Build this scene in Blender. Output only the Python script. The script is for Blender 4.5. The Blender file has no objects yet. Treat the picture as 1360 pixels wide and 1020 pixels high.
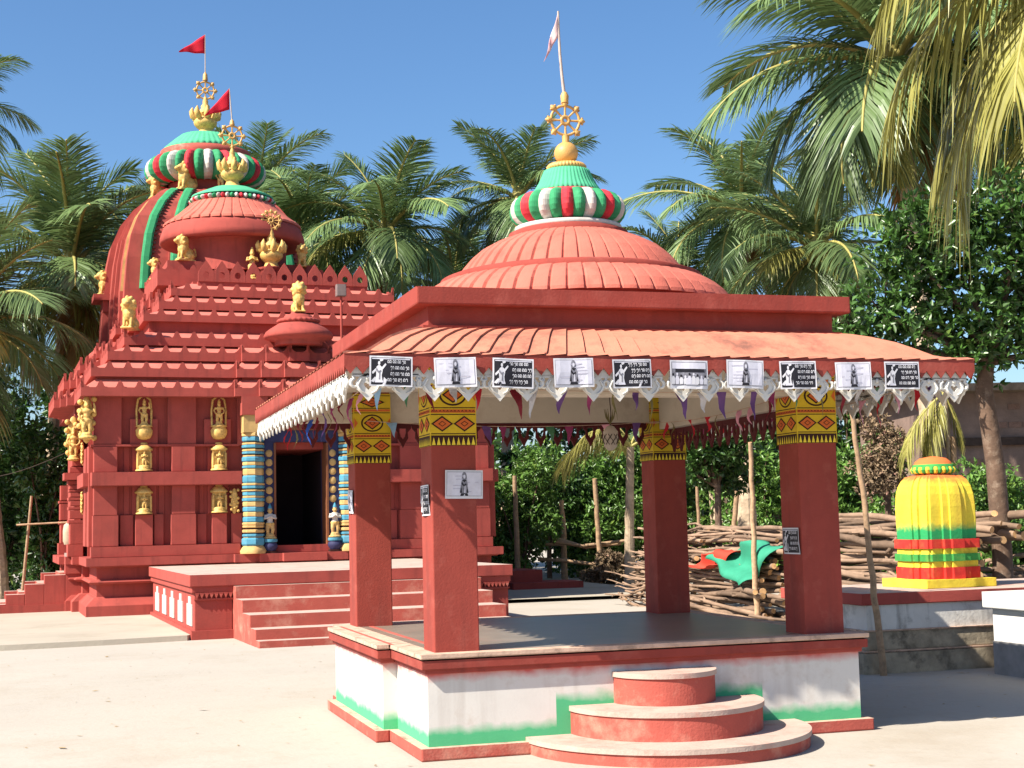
import bpy, math, random
import numpy as np
from mathutils import Vector, Matrix, Euler
R = math.radians
S = bpy.context.scene
C = S.collection

# ------------------------------------------------------------------ camera
cd = bpy.data.cameras.new('camera'); cam = bpy.data.objects.new('camera', cd); C.objects.link(cam); S.camera = cam
cd.sensor_width = 36; cd.lens = 1943.03*36/1360; cd.clip_end = 2000; cd.clip_start = .05
def _cam(pitch, roll, yaw, loc):
    fw = Vector((math.sin(yaw)*math.cos(pitch), math.cos(yaw)*math.cos(pitch), math.sin(pitch)))
    r0 = Vector((math.cos(yaw), -math.sin(yaw), 0)); u0 = r0.cross(fw)
    r = r0*math.cos(roll)+u0*math.sin(roll); u = -r0*math.sin(roll)+u0*math.cos(roll)
    m = Matrix((r, u, -fw)).transposed().to_4x4(); m.translation = loc
    cam.matrix_world = m
_cam(.0929, -.0229, .2962, Vector((-2.262, -9.245, 1.4972)))

# ------------------------------------------------------------------ sky, sun, exposure
SUN = Vector((.69, .215, -.69)).normalized()          # direction the light travels
el = math.asin(-SUN.z); az = math.atan2(-SUN.x, -SUN.y)
w = bpy.data.worlds.new('World'); S.world = w; w.use_nodes = True
nt = w.node_tree; bg = nt.nodes['Background']
sky = nt.nodes.new('ShaderNodeTexSky'); sky.sky_type = 'NISHITA'; sky.sun_disc = False
sky.sun_elevation = el; sky.sun_rotation = az; sky.altitude = 0; sky.air_density = 1.0; sky.dust_density = 1.1; sky.ozone_density = 5.0
hsv = nt.nodes.new('ShaderNodeHueSaturation'); hsv.inputs['Saturation'].default_value = 1.12; hsv.inputs['Value'].default_value = 1.16
nt.links.new(sky.outputs[0], hsv.inputs['Color']); nt.links.new(hsv.outputs[0], bg.inputs[0]); bg.inputs[1].default_value = .072
ld = bpy.data.lights.new('sun', 'SUN'); ld.energy = 5.0; ld.angle = R(.5); ld.color = (1, .93, .82)
sun = bpy.data.objects.new('sun', ld); C.objects.link(sun); sun.rotation_euler = SUN.to_track_quat('-Z', 'Y').to_euler()
S.view_settings.view_transform = 'Standard'; S.view_settings.look = 'None'; S.view_settings.exposure = 1.1; S.view_settings.gamma = 1
S.cycles.max_bounces = 6; S.cycles.diffuse_bounces = 2; S.cycles.transparent_max_bounces = 4; S.cycles.use_denoising = True

# ------------------------------------------------------------------ materials
def lin(r, g, b):
    f = lambda c: (c/255/12.92 if c <= 10 else ((c/255+.055)/1.055)**2.4)
    return (f(r), f(g), f(b), 1)
MATS = {}
def mat(name, col, var=.25, scale=3.0, rough=.8, bump=.15, bscale=60, stain=None, stain_amt=.0, stain_scale=1.2, metallic=0, trans=0, spec=.3, rand=0, streak=None, tone=0):
    """Principled paint with two noises: fine grain and a broad mottling, plus an optional stain colour with a shape of its own."""
    if name in MATS: return MATS[name]
    m = bpy.data.materials.new(name); m.use_nodes = True; n = m.node_tree.nodes; l = m.node_tree.links
    p = n['Principled BSDF']; p.inputs['Roughness'].default_value = rough; p.inputs['Metallic'].default_value = metallic
    p.inputs['Specular IOR Level'].default_value = spec
    tc = n.new('ShaderNodeTexCoord'); no = n.new('ShaderNodeTexNoise'); no.inputs['Scale'].default_value = scale; no.inputs['Detail'].default_value = 8; no.inputs['Roughness'].default_value = .65
    l.new(tc.outputs['Object'], no.inputs['Vector'])
    mx = n.new('ShaderNodeMix'); mx.data_type = 'RGBA'
    a = [max(0, c*(1-var)) for c in col[:3]]+[1]; b = [min(1, c*(1+var)) for c in col[:3]]+[1]
    mx.inputs[6].default_value = a; mx.inputs[7].default_value = b
    mr = n.new('ShaderNodeMapRange'); mr.inputs[1].default_value = .3; mr.inputs[2].default_value = .7
    l.new(no.outputs['Fac'], mr.inputs[0]); l.new(mr.outputs[0], mx.inputs[0])
    out = mx.outputs[2]
    if stain is not None:
        n2 = n.new('ShaderNodeTexNoise'); n2.inputs['Scale'].default_value = stain_scale; n2.inputs['Detail'].default_value = 10; n2.inputs['Roughness'].default_value = .7
        l.new(tc.outputs['Object'], n2.inputs['Vector'])
        m2 = n.new('ShaderNodeMapRange'); m2.inputs[1].default_value = .52; m2.inputs[2].default_value = .68; m2.inputs[4].default_value = stain_amt
        l.new(n2.outputs['Fac'], m2.inputs[0])
        mx2 = n.new('ShaderNodeMix'); mx2.data_type = 'RGBA'; mx2.inputs[7].default_value = stain
        l.new(m2.outputs[0], mx2.inputs[0]); l.new(out, mx2.inputs[6]); out = mx2.outputs[2]
    if streak is not None:                     # rain streaks: noise stretched down the wall
        mp = n.new('ShaderNodeMapping'); mp.inputs['Scale'].default_value = (7, 7, .55); l.new(tc.outputs['Object'], mp.inputs['Vector'])
        n3 = n.new('ShaderNodeTexNoise'); n3.inputs['Scale'].default_value = 1.3; n3.inputs['Detail'].default_value = 7; l.new(mp.outputs[0], n3.inputs['Vector'])
        m3 = n.new('ShaderNodeMapRange'); m3.inputs[1].default_value = .54; m3.inputs[2].default_value = .72; m3.inputs[4].default_value = streak[1]
        l.new(n3.outputs['Fac'], m3.inputs[0]); mx3 = n.new('ShaderNodeMix'); mx3.data_type = 'RGBA'; mx3.inputs[7].default_value = streak[0]
        l.new(m3.outputs[0], mx3.inputs[0]); l.new(out, mx3.inputs[6]); out = mx3.outputs[2]
    if tone:                                   # every leaf its own tone
        at = n.new('ShaderNodeAttribute'); at.attribute_name = 'tone'; h2 = n.new('ShaderNodeHueSaturation')
        r2 = n.new('ShaderNodeMapRange'); r2.inputs[3].default_value = .55; r2.inputs[4].default_value = 1.7; l.new(at.outputs['Fac'], r2.inputs[0]); l.new(r2.outputs[0], h2.inputs['Value'])
        r3 = n.new('ShaderNodeMapRange'); r3.inputs[1].default_value = .8; r3.inputs[3].default_value = .5; r3.inputs[4].default_value = .44; l.new(at.outputs['Fac'], r3.inputs[0]); l.new(r3.outputs[0], h2.inputs['Hue'])
        l.new(out, h2.inputs['Color']); out = h2.outputs[0]
    if rand:
        oi = n.new('ShaderNodeObjectInfo'); hs = n.new('ShaderNodeHueSaturation')
        r1 = n.new('ShaderNodeMapRange'); r1.inputs[3].default_value = 1-rand; r1.inputs[4].default_value = 1+rand
        l.new(oi.outputs['Random'], r1.inputs[0]); l.new(r1.outputs[0], hs.inputs['Value']); l.new(out, hs.inputs['Color']); out = hs.outputs[0]
    l.new(out, p.inputs['Base Color'])
    if bump:
        nb = n.new('ShaderNodeTexNoise'); nb.inputs['Scale'].default_value = bscale; nb.inputs['Detail'].default_value = 4
        l.new(tc.outputs['Object'], nb.inputs['Vector'])
        bp = n.new('ShaderNodeBump'); bp.inputs['Strength'].default_value = bump; bp.inputs['Distance'].default_value = .01
        l.new(nb.outputs['Fac'], bp.inputs['Height']); l.new(bp.outputs[0], p.inputs['Normal'])
    if trans:
        tr = n.new('ShaderNodeBsdfTranslucent'); l.new(out, tr.inputs['Color']); ms = n.new('ShaderNodeMixShader'); ms.inputs[0].default_value = trans
        l.new(p.outputs[0], ms.inputs[1]); l.new(tr.outputs[0], ms.inputs[2]); l.new(ms.outputs[0], n['Material Output'].inputs[0])
    m['out'] = 1; MATS[name] = m
    return m

RED = mat('red_paint', lin(156, 70, 61), .16, 2.2, .88, .22, 55, lin(140, 66, 58), .6, 1.6, streak=(lin(96, 48, 44), .42))
REDP = mat('pavilion_red_paint', lin(141, 60, 50), .16, 2.5, .85, .18, 60, lin(164, 88, 76), .55, 3.5, streak=(lin(100, 48, 42), .4))
REDD = mat('dusty_red_paint', lin(168, 82, 70), .12, 4, .9, .3, 60, lin(196, 140, 120), .7, 2.5)
TREAD = mat('worn_cement_tread', lin(178, 156, 143), .12, 5, .9, .3, 60, lin(180, 104, 90), .6, 3)
RTOP = mat('sunlit_red_roof', lin(190, 106, 93), .1, 3, .9, .2, 70, lin(160, 76, 66), .6, 2.5)  # paler copy of the temple red: sunlight painted onto the tier slopes
SALMON = mat('salmon_roof_paint', lin(186, 100, 84), .12, 3, .85, .25, 70, lin(166, 82, 68), .6, 2.0, streak=(lin(120, 62, 52), .35))
AWN = mat('weathered_awning_paint', lin(188, 118, 94), .14, 3, .85, .25, 70, lin(104, 72, 62), .8, 2.2, streak=(lin(120, 80, 68), .35))
GOLD = mat('gold_paint', lin(206, 166, 92), .3, 14, .6, .25, 70, lin(120, 84, 44), .75, 11, spec=.4)
BRONZE = mat('dull_gold_paint', lin(196, 152, 84), .2, 9, .5, .15, 70, lin(140, 100, 60), .5, 6, spec=.5)
GREEN = mat('green_paint', lin(48, 136, 88), .15, 6, .8, .15, 80, lin(80, 170, 120), .5, 4)
MINT = mat('mint_green_paint', lin(76, 166, 124), .12, 6, .8, .15, 80)
WHITE = mat('white_paint', lin(190, 184, 176), .08, 5, .8, .15, 60, lin(150, 134, 120), .5, 5, streak=(lin(120, 108, 98), .3))
VAL = mat('white_fretwork_paint', lin(206, 202, 194), .08, 8, .7, .1, 60, lin(160, 140, 120), .45, 9)
CRIM = mat('crimson_paint', lin(190, 48, 58), .15, 6, .8, .15, 80, lin(205, 100, 100), .4, 5)
YEL = mat('yellow_paint', lin(222, 198, 66), .14, 6, .9, .3, 40, lin(206, 158, 62), .6, 4, spec=.15, streak=(lin(170, 132, 60), .4))
OCHRE = mat('mustard_paint', lin(200, 170, 40), .12, 8, .8, .1, 80)
ORNG = mat('orange_paint', lin(196, 98, 44), .15, 9, .8, .1, 80)
DARK = mat('dark_brown_paint', lin(52, 26, 20), .2, 9, .8, .05, 80)
BLUE = mat('turquoise_paint', lin(70, 134, 158), .2, 6, .75, .2, 80, lin(120, 150, 150), .5, 7)
NAVY = mat('navy_paint', lin(48, 50, 84), .2, 6, .7, .1, 80)
BEIGE = mat('sandy_gold_paint', lin(188, 154, 98), .18, 8, .75, .2, 80, lin(150, 118, 80), .5, 7)
BROWN = mat('brown_door_paint', lin(120, 74, 48), .2, 8, .7, .15, 60)
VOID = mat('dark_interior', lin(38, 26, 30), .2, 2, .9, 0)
GREYW = mat('greyish_limewash', lin(196, 184, 168), .08, 3, .9, .15, 60, lin(150, 130, 112), .5, 3)
FLOOR = mat('dusty_oxide_floor', lin(128, 118, 106), .16, 3, .34, .08, 40, lin(150, 112, 98), .55, 1.6, spec=.5)
FREDL = mat('worn_red_floor_line', lin(170, 92, 80), .2, 6, .6, .1, 50)
LIP = mat('dirty_cement_nosing', lin(190, 160, 140), .2, 9, .9, .4, 40, lin(110, 92, 80), .8, 7)
WOOD = mat('bare_pole_wood', lin(168, 138, 108), .3, 12, .85, .4, 30, lin(110, 86, 66), .6, 9, rand=.2)
LOG = mat('log_bark', lin(130, 107, 88), .4, 9, .88, .7, 28, lin(66, 52, 43), .85, 5, rand=.35)
LOGE = mat('log_cut_end', lin(190, 150, 104), .25, 20, .85, .3, 40, lin(90, 60, 40), .6, 12, rand=.2)
PAPER = mat('white_paper', lin(204, 202, 206), .04, 8, .7, .05, 20)
PGREY = mat('printed_pale_grey', lin(200, 198, 208), .12, 14, .7, 0)
INK = mat('printed_black', lin(32, 30, 36), .25, 10, .6, 0)
INKG = mat('printed_mid_grey', lin(124, 122, 130), .5, 40, .6, 0)
STEEL = mat('painted_pole', lin(176, 160, 150), .2, 12, .6, .1, 60)
BARK = mat('palm_bark', lin(172, 152, 128), .3, 8, .9, .8, 18, lin(90, 78, 64), .7, 6)
DBARK = mat('dark_bark', lin(96, 76, 62), .35, 8, .9, .9, 20, lin(150, 132, 114), .6, 9)
PALM = mat('palm_leaflet', lin(104, 126, 78), .35, 1.5, .40, 0, trans=.28, spec=.5, rand=.28)
PALMY = mat('yellowing_palm_leaflet', lin(152, 148, 78), .3, 3, .42, 0, trans=.3, spec=.45, rand=.16)
PALMD = mat('dry_palm_leaflet', lin(160, 124, 78), .3, 2, .7, 0, trans=.15, rand=.2)
RACH = mat('palm_midrib', lin(158, 148, 84), .25, 4, .6, 0)
LEAF = mat('glossy_dark_leaf', lin(62, 92, 40), .3, .9, .34, 0, trans=.2, spec=.55, rand=.15, tone=1)
LEAF2 = mat('fresh_green_leaf', lin(92, 126, 56), .3, .8, .38, 0, trans=.25, spec=.5, rand=.15, tone=1)
LEAF3 = mat('dry_brown_leaf', lin(118, 100, 78), .35, 2, .8, 0, trans=.1, rand=.1, tone=1)
BRICK = mat('grey_pink_plaster', lin(124, 104, 94), .25, 3, .9, .4, 30, lin(110, 96, 88), .7, 2.5)
SHED = mat('weathered_planks', lin(120, 104, 88), .35, 6, .9, .5, 30)
DKW = mat('dark_timber', lin(62, 50, 44), .3, 6, .9, .3, 30)

# ------------------------------------------------------------------ mesh builder
class MB:
    def __init__(s): s.v = []; s.f = []; s.m = []; s.sm = []; s.mats = []
    def mi(s, mt):
        if mt not in s.mats: s.mats.append(mt)
        return s.mats.index(mt)
    def add(s, v, f, mt, smooth=False):
        o = len(s.v); s.v.extend([tuple(q) for q in v]); k = s.mi(mt)
        for q in f: s.f.append(tuple(i+o for i in q)); s.m.append(k); s.sm.append(smooth)
    def box(s, x0, y0, z0, x1, y1, z1, mt, top=None):
        v = [(x0,y0,z0),(x1,y0,z0),(x1,y1,z0),(x0,y1,z0),(x0,y0,z1),(x1,y0,z1),(x1,y1,z1),(x0,y1,z1)]
        s.add(v, [(0,3,2,1),(0,1,5,4),(1,2,6,5),(2,3,7,6),(3,0,4,7)], mt); s.add(v[4:], [(0,1,2,3)], top or mt)
    def loft(s, loops, mt, cap0=True, cap1=True, smooth=False, closed=True):
        n = len(loops[0]); v = [p for lp in loops for p in lp]; f = []
        for i in range(len(loops)-1):
            for j in range(n if closed else n-1):
                k = (j+1) % n; f.append((i*n+j, i*n+k, (i+1)*n+k, (i+1)*n+j))
        s.add(v, f, mt, smooth)
        if cap0: s.add(loops[0], [tuple(range(n))[::-1]], mt)
        if cap1: s.add(loops[-1], [tuple(range(n))], mt)
    def prism(s, poly, z0, z1, mt):
        s.loft([[(x, y, z0) for x, y in poly], [(x, y, z1) for x, y in poly]], mt)
    def lathe(s, prof, mt, c=(0,0,0), n=32, rf=None, smooth=True, cap=True, mf=None):
        """prof [(r,z)]; rf(angle) scales radius; mf(segment) picks a material."""
        lo = []
        for r, z in prof:
            lo.append([(c[0]+r*(rf(2*math.pi*j/n) if rf else 1)*math.cos(2*math.pi*j/n), c[1]+r*(rf(2*math.pi*j/n) if rf else 1)*math.sin(2*math.pi*j/n), c[2]+z) for j in range(n)])
        if not mf: s.loft(lo, mt, cap, cap, smooth)
        else:
            for i in range(len(lo)-1):
                for j in range(n):
                    k = (j+1) % n; s.add([lo[i][j], lo[i][k], lo[i+1][k], lo[i+1][j]], [(0,1,2,3)], mf(j), smooth)
    def tube(s, pts, rad, mt, n=8, smooth=True, endm=None):
        pts = [Vector(p) for p in pts]; rad = rad if isinstance(rad, (list, tuple)) else [rad]*len(pts); lo = []
        for i, p in enumerate(pts):
            t = (pts[min(i+1, len(pts)-1)]-pts[max(i-1, 0)]).normalized()
            a = t.orthogonal().normalized() if i == 0 else (a - t*a.dot(t)).normalized()
            b = t.cross(a); lo.append([tuple(p+(a*math.cos(2*math.pi*j/n)+b*math.sin(2*math.pi*j/n))*rad[i]) for j in range(n)])
        s.loft(lo, mt, False, False, smooth); e = endm or mt
        s.add(lo[0], [tuple(range(n))[::-1]], e); s.add(lo[-1], [tuple(range(n))], e)
    def ell(s, c, r, mt, rot=None, n=12, k=8):
        lo = []; q = Euler(rot).to_matrix() if rot else Matrix.Identity(3)
        for i in range(k+1):
            a = -math.pi/2+math.pi*min(max(i/k, .02), .98)
            lo.append([tuple(Vector(c)+q @ Vector((r[0]*math.cos(a)*math.cos(2*math.pi*j/n), r[1]*math.cos(a)*math.sin(2*math.pi*j/n), r[2]*math.sin(a)))) for j in range(n)])
        s.loft(lo, mt, True, True, True)
    def plate(s, poly, o, u, v, th, mt, hole=None):
        """2-D outline (a,b) on plane o + a*u + b*v, thickened by th along u x v."""
        o, u, v = Vector(o), Vector(u), Vector(v); w_ = u.cross(v).normalized()*th
        f = [o+u*a+v*b for a, b in poly]; n = len(poly)
        if hole is None: s.loft([[tuple(q) for q in f], [tuple(q+w_) for q in f]], mt)
        else:
            h = [o+u*a+v*b for a, b in hole]; assert len(hole) == n
            for sgn, off in ((0, Vector((0,0,0))), (1, w_)):
                for j in range(n):
                    k = (j+1) % n; q = [f[j]+off, f[k]+off, h[k]+off, h[j]+off]
                    s.add(q if sgn else q[::-1], [(0,1,2,3)], mt)
            for lp, fl in ((f, 0), (h, 1)):
                for j in range(n):
                    k = (j+1) % n; q = [lp[j], lp[k], lp[k]+w_, lp[j]+w_]; s.add(q[::-1] if fl else q, [(0,1,2,3)], mt)
    def mesh(s, name):
        me = bpy.data.meshes.new(name); me.from_pydata(s.v, [], s.f)
        for mt in s.mats: me.materials.append(mt)
        me.polygons.foreach_set('material_index', s.m); me.polygons.foreach_set('use_smooth', s.sm); me.update()
        return me
    def build(s, name, parent=None, loc=(0,0,0), rot=(0,0,0), bevel=0):
        return put(s.mesh(name), name, parent, loc, rot, bevel)
def put(me, name, parent=None, loc=(0,0,0), rot=(0,0,0), bevel=0, scale=1):
    o = bpy.data.objects.new(name, me); C.objects.link(o); o.parent = parent; o.location = loc; o.rotation_euler = rot; o.scale = (scale,)*3
    if bevel:
        b = o.modifiers.new('bevel', 'BEVEL'); b.width = bevel; b.segments = 2; b.limit_method = 'ANGLE'; b.angle_limit = R(40)
    return o
def tag(o, label=None, cat=None, group=None, kind=None):
    if label: o['label'] = label
    if cat: o['category'] = cat
    if group: o['group'] = group
    if kind: o['kind'] = kind
    return o
def thing(name, label, cat, loc=(0,0,0), rz=0, group=None):
    o = bpy.data.objects.new(name, None); C.objects.link(o); o.location = loc; o.rotation_euler = (0,0,rz); o.empty_display_size = .2
    return tag(o, label, cat, group)
def copy_tree(o, parent=None):
    c = o.copy(); C.objects.link(c); c.parent = parent
    for ch in o.children: copy_tree(ch, c)
    return c
def remesh(mb, voxel, bands=None):
    """Fuse the overlapping shapes of a figure into one continuous surface; bands = [(z_max, material)]."""
    o = mb.build('tmp'); md = o.modifiers.new('r', 'REMESH'); md.mode = 'VOXEL'; md.voxel_size = voxel
    sm = o.modifiers.new('s', 'SMOOTH'); sm.factor = .5; sm.iterations = 2
    dg = bpy.context.evaluated_depsgraph_get(); me = bpy.data.meshes.new_from_object(o.evaluated_get(dg)); bpy.data.objects.remove(o)
    me.materials.clear()
    if bands:
        for _, mt in bands: me.materials.append(mt)
        for p in me.polygons:
            z = p.center.z
            for i, (zm, _) in enumerate(bands):
                if z <= zm: p.material_index = i; break
    else: me.materials.append(mb.mats[0])
    for p in me.polygons: p.use_smooth = True
    return me
X, Y, Z = Vector((1,0,0)), Vector((0,1,0)), Vector((0,0,1))
PI = math.pi

# ------------------------------------------------------------------ shared ornament builders
def amalaka_parts(root, c, r, zc, hh, cols, rim=None):
    n = len(cols); sub = 8; prof = [(math.cos(a)**.6*.45+.55, math.sin(a)) for a in [R(d) for d in (-82,-65,-48,-30,-12,8,28,48,66,82)]]
    rf = lambda a: .93+.09*abs(math.sin(n*a/2))
    m = MB(); m.lathe([(r*p, zc+hh*q) for p, q in prof], RED, c, n*sub, rf, True, False, mf=lambda j: cols[j//sub])
    return m.build('ribbed_disc', root)
def wheel(mb, c, r, mt, knobs=True, spokes=8, th=.03, u=X):
    c = Vector(c); n = 32; k = r*.075
    for rr, w_ in ((r*.78, k), (r*.2, k*1.3)):
        mb.tube([c+u*rr*math.cos(2*PI*i/n)+Z*rr*math.sin(2*PI*i/n) for i in range(n+1)], w_, mt, 6)
    for i in range(spokes):
        a = 2*PI*i/spokes+PI/spokes*0; d = u*math.cos(a)+Z*math.sin(a)
        mb.tube([c+d*r*.1, c+d*r*.45, c+d*r*.8], [k*.9, k*.7, k], mt, 6)
        if knobs:
            mb.tube([c+d*r*.75, c+d*r*.88, c+d*r*1.0, c+d*r*1.1], [k, k*2.2, k*1.5, k*.4], mt, 6)
            s_ = d.cross(u.cross(Z)).normalized()
            mb.tube([c+d*r*.93-s_*k*2.6, c+d*r*.93+s_*k*2.6], k*.8, mt, 6)
def tiles_rf(n, amp):
    return lambda a: 1+amp*(((a*n/(2*PI)+1e-6) % 1.0)-.5)
def flag(name, label, loc, h, pts, mt, polem, lean=(0,0), group=None, u=None, curve=0.0):
    t = thing(name, label, 'flag', loc, 0, group); u = u or Vector((1,0,0))
    m = MB(); pp = [Vector((lean[0]*k+curve*math.sin(PI*k), lean[1]*k, h*k)) for k in (0,.25,.5,.75,1)]; m.tube(pp, [.014,.012,.011,.01,.008], polem, 6); m.build('pole', t)
    m = MB(); n = 10; rows = []                # pts: top hoist, bottom hoist, fly tip (distances from the pole top)
    (a0, b0), (a1, b1), (a2, b2) = pts
    for i in range(n+1):
        k = i/n; row = []
        for j in range(6):
            q = j/5; hoist = Vector((a0+(a1-a0)*q, 0, b0+(b1-b0)*q)); tip = Vector((a2, 0, b2))
            p = hoist.lerp(tip, k*.97); p.y = .05*h*math.sin(k*9+q*1.5)*min(1, k*2)*(1-.3*k)
            pt = pp[-1]+u*p.x+Z*p.z+u.cross(Z)*p.y; row.append(tuple(pt))
        rows.append(row)
    m.loft(rows, mt, False, False, True, closed=False); o = m.build('cloth', t)
    so = o.modifiers.new('solid', 'SOLIDIFY'); so.thickness = .003
    return t

# ------------------------------------------------------------------ figures (gilded relief figures, lions, guardians)
def figure_mb(h=1.0, mt=GOLD, arms='raised'):
    m = MB(); e = m.ell
    e((0,0,.05*h), (.19*h,.13*h,.06*h), mt); e((0,0,.12*h), (.13*h,.10*h,.06*h), mt)
    for s in (-1, 1): m.tube([(s*.05*h,0,.12*h), (s*.075*h,-.03*h,.27*h), (s*.05*h,0,.42*h)], [.045*h,.055*h,.075*h], mt, 8)
    e((0,0,.43*h), (.13*h,.09*h,.08*h), mt); e((0,0,.55*h), (.085*h,.07*h,.11*h), mt); e((0,0,.66*h), (.125*h,.075*h,.075*h), mt)
    m.tube([(0,0,.68*h),(0,0,.76*h)], .035*h, mt, 8); e((0,-.005*h,.80*h), (.062*h,.065*h,.075*h), mt)
    e((0,-.07*h,.795*h), (.014*h,.02*h,.02*h), mt)
    for s in (-1, 1): e((s*.062*h,0,.795*h), (.012*h,.02*h,.028*h), mt)
    m.tube([(0,0,.85*h),(0,0,.90*h),(0,0,.95*h),(0,0,1.0*h)], [.06*h,.055*h,.035*h,.012*h], mt, 8)
    for s in (-1, 1):
        if arms == 'raised' and s > 0: pts = [(s*.12*h,0,.69*h),(s*.19*h,-.02*h,.62*h),(s*.17*h,-.05*h,.76*h),(s*.15*h,-.04*h,.86*h)]
        elif arms == 'fold': pts = [(s*.12*h,0,.69*h),(s*.16*h,-.03*h,.58*h),(s*.08*h,-.09*h,.60*h),(s*.01*h,-.10*h,.65*h)]
        else: pts = [(s*.12*h,0,.69*h),(s*.18*h,-.01*h,.58*h),(s*.15*h,-.06*h,.49*h),(s*.09*h,-.08*h,.46*h)]
        m.tube(pts, [.038*h,.034*h,.028*h,.022*h], mt, 8)
    return m
def lion_mb(s=1.0, mt=GOLD):
    m = MB(); e = m.ell          # seated lion facing -x
    m.box(-.30*s,-.16*s,0, .34*s,.16*s,.05*s, mt)
    e((.14*s,0,.26*s), (.22*s,.14*s,.20*s), mt, (0,.5,0)); e((-.05*s,0,.45*s), (.19*s,.18*s,.25*s), mt, (0,.35,0))
    for q in (-1, 1):
        m.tube([(-.10*s,q*.09*s,.45*s),(-.15*s,q*.10*s,.24*s),(-.17*s,q*.10*s,.07*s)], [.07*s,.055*s,.045*s], mt, 8); e((-.21*s,q*.10*s,.075*s), (.07*s,.05*s,.035*s), mt)
        e((.18*s,q*.12*s,.17*s), (.15*s,.07*s,.13*s), mt); e((.02*s,q*.14*s,.075*s), (.12*s,.05*s,.035*s), mt)
        e((-.10*s,q*.09*s,.83*s), (.03*s,.03*s,.05*s), mt)
    e((-.06*s,0,.68*s), (.20*s,.22*s,.24*s), mt); e((-.19*s,0,.73*s), (.13*s,.13*s,.14*s), mt); e((-.31*s,0,.68*s), (.10*s,.09*s,.07*s), mt)
    for k in range(9): e((-.10*s+.04*s*math.cos(k),.19*s*math.cos(k*.7),.68*s+.2*s*math.sin(k*.7)), (.07*s,.06*s,.07*s), mt)
    e((-.27*s,0,.60*s), (.06*s,.05*s,.025*s), mt)
    m.tube([(.32*s,0,.12*s),(.44*s,.02*s,.22*s),(.42*s,.04*s,.40*s),(.36*s,.05*s,.46*s)], [.03*s,.03*s,.03*s,.05*s], mt, 8)
    return m
FIG_A = remesh(figure_mb(1, GOLD, 'raised'), .016); FIG_B = remesh(figure_mb(1, GOLD, 'low'), .016); FIG_C = remesh(figure_mb(1, GOLD, 'fold'), .016)
LION = remesh(lion_mb(1), .016)
GUARD = remesh(figure_mb(1, GOLD, 'fold'), .014, [(.42, BEIGE), (.47, GOLD), (.72, WHITE), (.86, BEIGE), (2, BLUE)])

# ------------------------------------------------------------------ ground, apron
GND = mat('sandy_cement_ground', lin(167, 159, 147), .07, .35, .95, .35, 25, lin(152, 140, 123), .55, .45, streak=(lin(140, 124, 104), .16))
APR = mat('cement_apron', lin(166, 156, 140), .08, .6, .95, .35, 30, lin(140, 130, 112), .5, .7)
m = MB(); m.add([(-400,-60,0),(400,-60,0),(400,900,0),(-400,900,0)], [(0,1,2,3)], GND); tag(m.build('ground'), kind='structure')
m = MB(); ed = [(-14, 10.35), (-9, 10.5), (-5.5, 10.42), (-3.0, 10.58), (-1.8, 10.72), (-.72, 10.9), (-.62, 11.1)]
top = [(x, y, .07) for x, y in ed]+[(-.6, 16.5, .07), (-14, 17.8, .07)]
m.loft([[(x, y-.03*(i < 7), -.05) for i, (x, y, z) in enumerate(top)], top], APR, False, True)
m.add([(-14,17.6,.066),(-.6,16.4,.066),(9,16.4,.066),(9,30,.066),(-14,30,.066)], [(0,1,2,3)], APR)
tag(m.build('paved_apron'), kind='structure')
rg = random.Random(5); LIT = mat('leaf_litter', lin(150, 128, 92), .4, 3, .9, 0)
m = MB()
for k in range(420):
    x = rg.uniform(-6, 7); y = rg.uniform(-4.5, 10); s_ = rg.uniform(.006, .02)*(1 if rg.random() < .93 else 2.2); a = rg.random()*6.3
    if -.2 < x < 3.3 and -1.2 < y < 3.2: continue
    q = [(x+s_*math.cos(a+b)*c_, y+s_*math.sin(a+b)*c_, .004+.006*rg.random()) for b, c_ in ((0,1.4),(1.5,.5),(3.1,1.2),(4.6,.55))]
    m.add(q, [(0,1,2,3)], LIT)
tag(m.build('leaf_litter'), kind='stuff')

# ------------------------------------------------------------------ TEMPLE (local axes: x along the front, y into the depth)
T = thing('temple', 'red brick-coloured temple with stepped crenellated roof, domes and gilded figures', 'temple', (1.62, 16.2, 0), .05)
XL, XR, YF, YB = -3.47, 3.62, .15, 7.3
PRL = [(1.95, 5.4, .12), (2.3, 5.15, .10), (2.55, 4.9, .10)]         # stepped side projections (nested): y range, extra depth
PRF = [(-1.05, 1.11, .10), (-.64, .70, .09), (-.25, .31, .09)]       # stepped front projection: x range
def plan(o, side=1, front=1, sh=0):
    """CCW outline of the stepped plan, pushed out by o (negative pulls in)."""
    x0, x1, y0, y1 = XL-o, XR+o, YF-o, YB+o; P = [(x0, y0)]
    def ok(a, b): return b-a > .25
    d = 0; st = []
    if front:
        for a, b, e in PRF:
            q_ = max(-.1, min(o, .1)); a2, b2 = a-q_, b+q_
            if ok(a2, b2): st.append((a2, b2, e*front))
    for a, b, e in st: P += [(a, y0-d), (a, y0-d-e)]; d += e
    for a, b, e in st[::-1]: P += [(b, y0-d), (b, y0-d+e)]; d -= e
    P += [(x1, y0)]; st = []
    if side:
        for a, b, e in PRL:
            a2, b2 = a-min(o, .1)*.5-sh*0, b+min(o, .1)*.5
            if ok(a2, b2): st.append((a2, b2, e*side))
    d = 0
    for a, b, e in st: P += [(x1+d, a), (x1+d+e, a)]; d += e
    for a, b, e in st[::-1]: P += [(x1+d, b), (x1+d-e, b)]; d -= e
    P += [(x1, y1), (x0, y1)]; d = 0
    for a, b, e in st: P += [(x0-d, b), (x0-d-e, b)]; d += e
    for a, b, e in st[::-1]: P += [(x0-d, a), (x0-d+e, a)]; d -= e
    return P
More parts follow.
